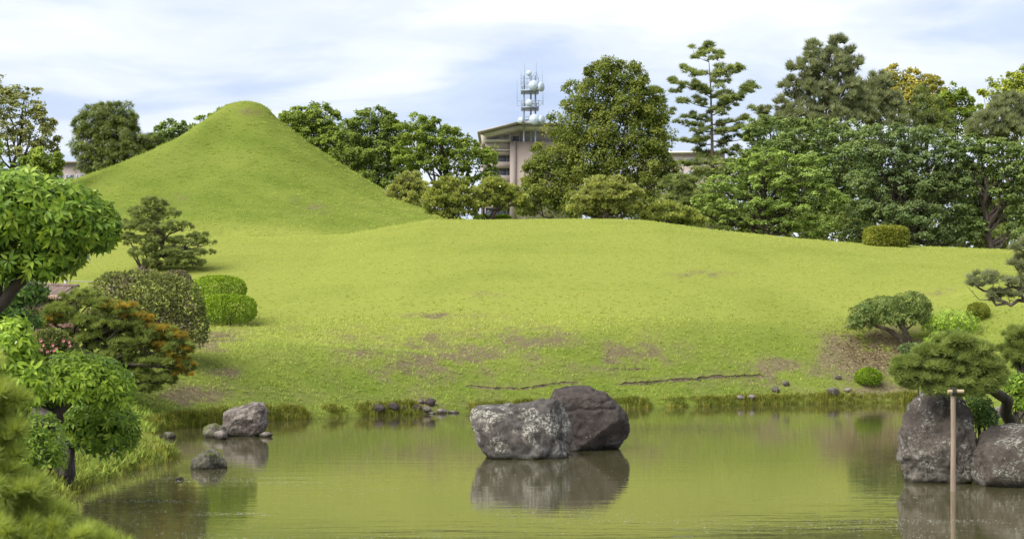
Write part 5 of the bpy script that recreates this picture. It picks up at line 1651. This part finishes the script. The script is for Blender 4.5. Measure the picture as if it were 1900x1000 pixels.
# ------------------------------------------------------------------ the prop under the pine
M_PROP = noise_mat('brown_pole', [(0.3, (0.130, 0.098, 0.072)), (0.55, (0.20, 0.152, 0.112)), (0.75, (0.25, 0.20, 0.155))], 7, rough=0.8, bump=0.6, bscale=30, stretch=(3, 3, 0.25))
M_BAM = noise_mat('bamboo', [(0.3, (0.24, 0.19, 0.11)), (0.7, (0.34, 0.28, 0.18))], 5, rough=0.6)
M_ROPE = plain('black_palm_rope', (0.02, 0.017, 0.015), rough=0.9)
DP = dw(911)
b = P(1768.5, 911, DP)
t = thing('pine_prop', 'upright brown wooden post in the water propping the overhanging pine', 'support post', (b[0], DP, -0.5))
m = MB(); z1 = P(1768, 724, DP)[2]
m.tube([(b[0], DP, -0.5), (b[0], DP, 0.0), (b[0] + 0.004, DP, z1 * 0.5), (b[0], DP, z1)], [0.040, 0.039, 0.038, 0.036], 12)
part('post', *m.get(), M_PROP, t, smooth=True)
c = P(1768, 726, DP)
m = MB(); m.tube([c + (-0.09, -0.06, 0.0), c + (0.0, -0.06, 0.006), c + (0.14, -0.06, 0.004)], 0.026, 10); part('crossbar', *m.get(), M_BAM, t, smooth=True)
m = MB()
for k in (-0.022, 0.0, 0.022):
    a = np.linspace(0, 2 * np.pi, 13)
    m.tube([c + (k + 0.045 * 0, -0.03 + 0.068 * math.sin(q), 0.055 * math.cos(q)) for q in a], 0.010, 5)
part('lashing', *m.get(), M_ROPE, t)

# ------------------------------------------------------------------ eroded soil ledges on the bank
M_SOIL = noise_mat('crumbly_soil', [(0.3, (0.075, 0.055, 0.036)), (0.55, (0.155, 0.120, 0.078)), (0.8, (0.25, 0.20, 0.14))], 14, rough=1.0, bump=1.0, bscale=40)


def ledge(pts, h, seed):
    xs = np.arange(pts[0][0], pts[-1][0], 2.0)
    ys = np.interp(xs, [p[0] for p in pts], [p[1] for p in pts]) + 1.5 * fbm(np.stack([xs * 0.05, 0 * xs, 0 * xs + seed], -1), 4, seed)
    V = []
    n = len(xs)
    for i, (px, py) in enumerate(zip(xs, ys)):
        dd = gd(px, py, 40, 60)
        f = min(1.0, i / 6, (n - 1 - i) / 6) * (0.6 + 0.5 * abs(vnoise(np.array([[px * 0.09, seed, 0]]), seed)[0]))
        x = (px - CX) / F * dd
        for o_, hh in ((-0.10, -0.04), (-0.085, 0.02), (-0.06 + rng.normal() * 0.01, h * f * 0.55), (-0.085 + rng.normal() * 0.012, h * f), (0.05, h * f * 1.0), (0.22, 0.05 * f), (0.30, -0.05)):
            y = dd + o_
            V.append((x + rng.normal() * 0.008, y, tz(x, dd) + (o_ * 0.45) + hh + rng.normal() * 0.006))
    k = 7
    Q = [(i * k + j, (i + 1) * k + j, (i + 1) * k + j + 1, i * k + j + 1) for i in range(n - 1) for j in range(k - 1)]
    V = np.array(V)
    Qa = np.array(Q)
    front = np.array([q for i, q in enumerate(Q) if i % (k - 1) < 3])
    top = np.array([q for i, q in enumerate(Q) if i % (k - 1) >= 3])
    o = part('soil_ledge', V, front, M_SOIL, smooth=False)
    o['kind'] = 'structure'
    o2 = part('turf_edge', V, top, bpy.data.materials['lawn'], smooth=True, attrs={'soil': np.full(len(V), 0.3), 'lush': np.full(len(V), 0.8)})
    o2['kind'] = 'structure'


ledge([(862, 714), (900, 719), (950, 720), (985, 718), (1030, 711), (1075, 708)], 0.07, 5)
ledge([(1145, 712), (1200, 710), (1260, 705), (1330, 699), (1420, 697)], 0.11, 6)
ledge([(1120, 683), (1160, 684), (1210, 682)], 0.04, 7)

# ------------------------------------------------------------------ grass, sedge, litter, floating flecks
M_TUFT = grass_mat('grass_blades', True)


def blades(n, spread, w, seed, lean=0.5):
    r = np.random.default_rng(seed)
    V, T = [], []
    for i in range(n):
        a = r.uniform(0, 2 * np.pi)
        o_ = r.normal(size=2) * spread
        l = r.uniform(0.6, 1.1)
        e = lean * r.uniform(0.4, 1.4)
        s = np.array([0, -math.sin(a), math.cos(a)]) * w
        bs = np.array([-0.05, o_[0], o_[1]])
        k = len(V)
        V += [bs - s, bs + s, bs + np.array([l, e * math.cos(a), e * math.sin(a)])]
        T.append((k, k + 1, k + 2))
    return np.array(V), np.array(T)


def arch_blades(n, spread, w, seed):
    r = np.random.default_rng(seed)
    V, T = [], []
    for i in range(n):
        a = r.uniform(0, 2 * np.pi)
        dr = np.array([0, math.cos(a), math.sin(a)])
        s = np.array([0, -math.sin(a), math.cos(a)]) * w
        o_ = np.concatenate([[0], r.normal(size=2) * spread])
        l, e = r.uniform(0.65, 1.1), r.uniform(0.15, 0.75)
        p0, p1, p2 = o_, o_ + np.array([0.62 * l, 0, 0]) + dr * e * 0.35, o_ + np.array([(0.95 - 0.5 * e) * l, 0, 0]) + dr * e
        k = len(V)
        V += [p0 - s, p0 + s, p1 - s * 0.8, p1 + s * 0.8, p2]
        T += [(k, k + 1, k + 3), (k, k + 3, k + 2), (k + 2, k + 3, k + 4)]
    return np.array(V), np.array(T)


def scatter_grass(name, label, n, sampler, size, tmpls, soil_cut=0.75, mat=None, lushadd=0.0, soiladd=0.0):
    x, y = sampler(n)
    s = pond_sd(x, y)
    z = terrain(x, y)
    so = soil_amount(x, y, z)
    keep = (s > 0.02) & (rng.random(len(x)) > so * soil_cut)
    x, y, z, so = x[keep], y[keep], z[keep], so[keep]
    lu = np.clip(lush_amount(x, y) + lushadd, 0, 1)
    V_, T_, A_, off = [], [], [], 0
    which = rng.integers(0, len(tmpls), len(x))
    for k, tm in enumerate(tmpls):
        q = which == k
        m = q.sum()
        pos = np.stack([x[q], y[q], z[q] - 0.004], -1)
        ax = unit(np.array([0, 0, 1.0]) + rng.normal(size=(m, 3)) * 0.18)
        V, T, tn = place_leaves(pos, ax, rdir(m), size * rng.uniform(0.6, 1.4, m), *tm, np.clip(0.5 + 0.25 * rng.normal(size=m), 0, 1))
        nv = len(tm[0])
        A_.append((tn, np.repeat(np.clip(so[q] + soiladd, 0, 1), nv), np.repeat(lu[q], nv)))
        V_.append(V); T_.append(T + off); off += len(V)
    o = part(name, np.concatenate(V_), np.concatenate(T_), mat or M_TUFT,
             attrs={'tone': np.concatenate([a[0] for a in A_]), 'soil': np.concatenate([a[1] for a in A_]), 'lush': np.concatenate([a[2] for a in A_])})
    tag(o, label, None, None, 'stuff')
    return o


def samp_bank(n):
    y = 37.5 + 21.5 * rng.random(n) ** 0.9
    k = rng.random(n) > sstep(50, 58, y)
    y = y[k]
    return rng.uniform(-0.33, 0.34, len(y)) * y, y


def samp_lawn(n):
    y = rng.uniform(51, 76, n)
    k = rng.random(n) < sstep(51, 57, y)
    y = y[k]
    return rng.uniform(-0.335, 0.335, len(y)) * y, y


def samp_hill(n):
    r = 23 * np.sqrt(rng.random(n)); a = rng.uniform(0, 2 * np.pi, n)
    return HX + r * np.cos(a), HYD + np.where(np.sin(a) > 0, r * 0.25, r) * np.sin(a)


def samp_left(n):
    return rng.uniform(-12, -5.2, n), rng.uniform(19, 38, n)


BL = [blades(6, 0.45, 0.15, s, 0.8) for s in (1, 2, 3)]
BS = [blades(5, 0.8, 0.2, s, 1.5) for s in (4, 5, 6)]
scatter_grass('bank_grass', 'short tufted grass on the bank above the pond', 62000, samp_bank, 0.075, BL, 0.85)
scatter_grass('lawn_grass', 'mown yellow green lawn grass', 44000, samp_lawn, 0.038, BS, 0.8)
scatter_grass('hill_grass', 'grass on the cone shaped hill', 30000, samp_hill, 0.07, BS, 0.8)
scatter_grass('shore_grass', 'mixed grass on the left shore under the shrubs', 12000, samp_left, 0.13, BL, 0.6)

AB = [arch_blades(9, 0.16, 0.022, s) for s in (1, 2, 3, 4)]
M_SEDGE = leaf_mat('sedge_leaves', (0.095, 0.115, 0.020), (0.175, 0.200, 0.034), (0.330, 0.310, 0.075), 0.35, 0.01)


def shore_strip(name, label, poly, n, w, size, gap=None, off=(0.0, 0.5)):
    poly = np.array(poly, float)
    seg = np.linalg.norm(np.diff(poly, axis=0), axis=1)
    t = rng.random(n) * seg.sum()
    cs = np.concatenate([[0], np.cumsum(seg)])
    i = np.clip(np.searchsorted(cs, t) - 1, 0, len(seg) - 1)
    f = (t - cs[i]) / seg[i]
    p = poly[i] * (1 - f[:, None]) + poly[i + 1] * f[:, None]
    e = unit(poly[i + 1] - poly[i])
    nr = np.stack([-e[:, 1], e[:, 0]], -1)
    p = p + nr * rng.uniform(off[0], off[1], (n, 1))
    cl = fbm(np.stack([t * 1.6, 0 * t, 0 * t], -1), 3, 71)
    keep = cl > (-0.25 if gap is None else gap)
    p, cl = p[keep], cl[keep]
    z = np.maximum(terrain(p[:, 0], p[:, 1]), -0.02)
    V_, T_, A_, o_ = [], [], [], 0
    wh = rng.integers(0, 4, len(p))
    for k in range(4):
        q = wh == k
        m = q.sum()
        V, T, tn = place_leaves(np.stack([p[q, 0], p[q, 1], z[q] - 0.02], -1), unit(np.array([0, 0, 1.0]) + rng.normal(size=(m, 3)) * 0.16), rdir(m),
                                size * rng.uniform(0.6, 1.25, m) * (1 + 0.5 * np.clip(cl[q], -.4, .6)), *AB[k], np.clip(0.45 + 0.28 * rng.normal(size=m), 0, 1))
        V_.append(V); T_.append(T + o_); A_.append(tn); o_ += len(V)
    o = part(name, np.concatenate(V_), np.concatenate(T_), M_SEDGE, attrs={'tone': np.concatenate(A_)})
    tag(o, label, None, None, 'stuff')


shore_strip('sedge', 'dark green sedge fringe along the far waterline', POND[0:6], 2400, 0.3, 0.22, -0.3, (-0.06, 0.3))
shore_strip('sedge', 'yellow green sedge fringe along the far waterline right of the boulders', POND[6:12], 2700, 0.3, 0.19, -0.4, (-0.05, 0.25))
shore_strip('sedge', 'long yellowish sedge tussocks on the left shore', np.concatenate([POND[24:], POND[:1]]), 2200, 0.8, 0.21, -0.5, (-0.1, 0.9))


def litter(name, label, n, samp, size, mat, z=None):
    x, y = samp(n)
    pos = np.stack([x, y, (terrain(x, y) + 0.012) if z is None else np.full(len(x), z)], -1)
    m = len(pos)
    nr = unit(np.array([0, 0, 1.0]) + rng.normal(size=(m, 3)) * (0.3 if z is None else 0.0))
    V, T, tn = place_leaves(pos, np.cross(nr, rdir(m)), nr, size * rng.uniform(0.4, 1.4, m), *LENS, rng.random(m))
    if z is not None:
        V[:, 2] = z + (V[:, 2] - z) * 0.15
    tag(part(name, V, T, mat, attrs={'tone': tn}), label, None, None, 'stuff')


def s_patch(cx, cy, rx, ry, lo=30, hi=90):
    dd = gd(cx, cy, lo, hi)

    def f(n):
        y = dd + rng.normal(size=n) * 0.9
        x = (cx - CX) / F * dd + rng.normal(size=n) * rx * dd / F
        return x, y
    return f


M_LIT = leaf_mat('dead_leaves', (0.08, 0.050, 0.030), (0.19, 0.125, 0.075), (0.40, 0.31, 0.21), 0.1, 0.0)
litter('leaf_litter', 'fallen dead leaves on bare earth below the rhododendron tree', 2600, s_patch(1620, 655, 46, 20), 0.07, M_LIT)
M_FLECK = leaf_mat('pollen_flecks', (0.20, 0.21, 0.15), (0.32, 0.32, 0.27), (0.46, 0.46, 0.42), 0.0, 0.0)


def s_water(n):
    """flecks gather in swirling rafts in the near part of the pond"""
    y = rng.uniform(17.0, 30.0, n * 6)
    x = rng.uniform(-7, 9, n * 6)
    q = np.stack([x * 0.55 + 0.5 * np.sin(y * 0.9), y * 1.3, 0 * x], -1)
    d_ = fbm(q, 4, 83)
    w = np.clip((d_ - 0.10) * 3.0, 0, 1) ** 1.5 + 0.02
    w *= 0.15 + 0.8 * (1 - sstep(19.0, 23.0, y)) + 0.5 * np.exp(-((x + 5.0) / 1.2) ** 2)
    w *= 0.30 + 1.5 * (1 - sstep(-3.0, -1.0, x)) + 0.6 * sstep(3.5, 5.0, x)
    k = (rng.random(n * 6) < w) & (pond_sd(x, y) < -0.05)
    return x[k][:n], y[k][:n]


litter('floating_flecks', 'pale pollen and dust flecks floating on the pond', 16000, s_water, 0.022, M_FLECK, 0.006)
litter('floating_flecks', 'sparse pale specks drifting farther out on the pond', 500, lambda n: (lambda x, y: (x[pond_sd(x, y) < -0.1], y[pond_sd(x, y) < -0.1]))(rng.uniform(-7, 9, n), rng.uniform(20, 42, n)), 0.028, M_FLECK, 0.006)

# ------------------------------------------------------------------ blurred pine close to the camera
pine_tree('foreground_pine', 'blurred bright green pine boughs filling the bottom left corner', 9.0,
          [(-15, 850, 56, 32), (14, 815, 40, 32), (2, 755, 36, 36), (30, 918, 56, 30), (-20, 905, 70, 48), (70, 968, 62, 26), (120, 990, 56, 22), (10, 990, 110, 44), (172, 1000, 30, 18), (-32, 780, 36, 44), (-34, 715, 34, 30), (-60, 680, 46, 36), (-75, 820, 70, 80), (-20, 1040, 170, 48), (205, 1022, 36, 20)],
          -200, lm('pine_bright', trans=0.5), 3000, 0.095, 200, 0.30, 0.7, tmpl=TUFT_NEAR, trunk=[(-260, 1300, .10), (-160, 1120, .08), (-60, 1000, .05), (40, 960, .02)], limbs=1, base=P(-260, 1300, 9.0), up=0.6, low=-0.4)
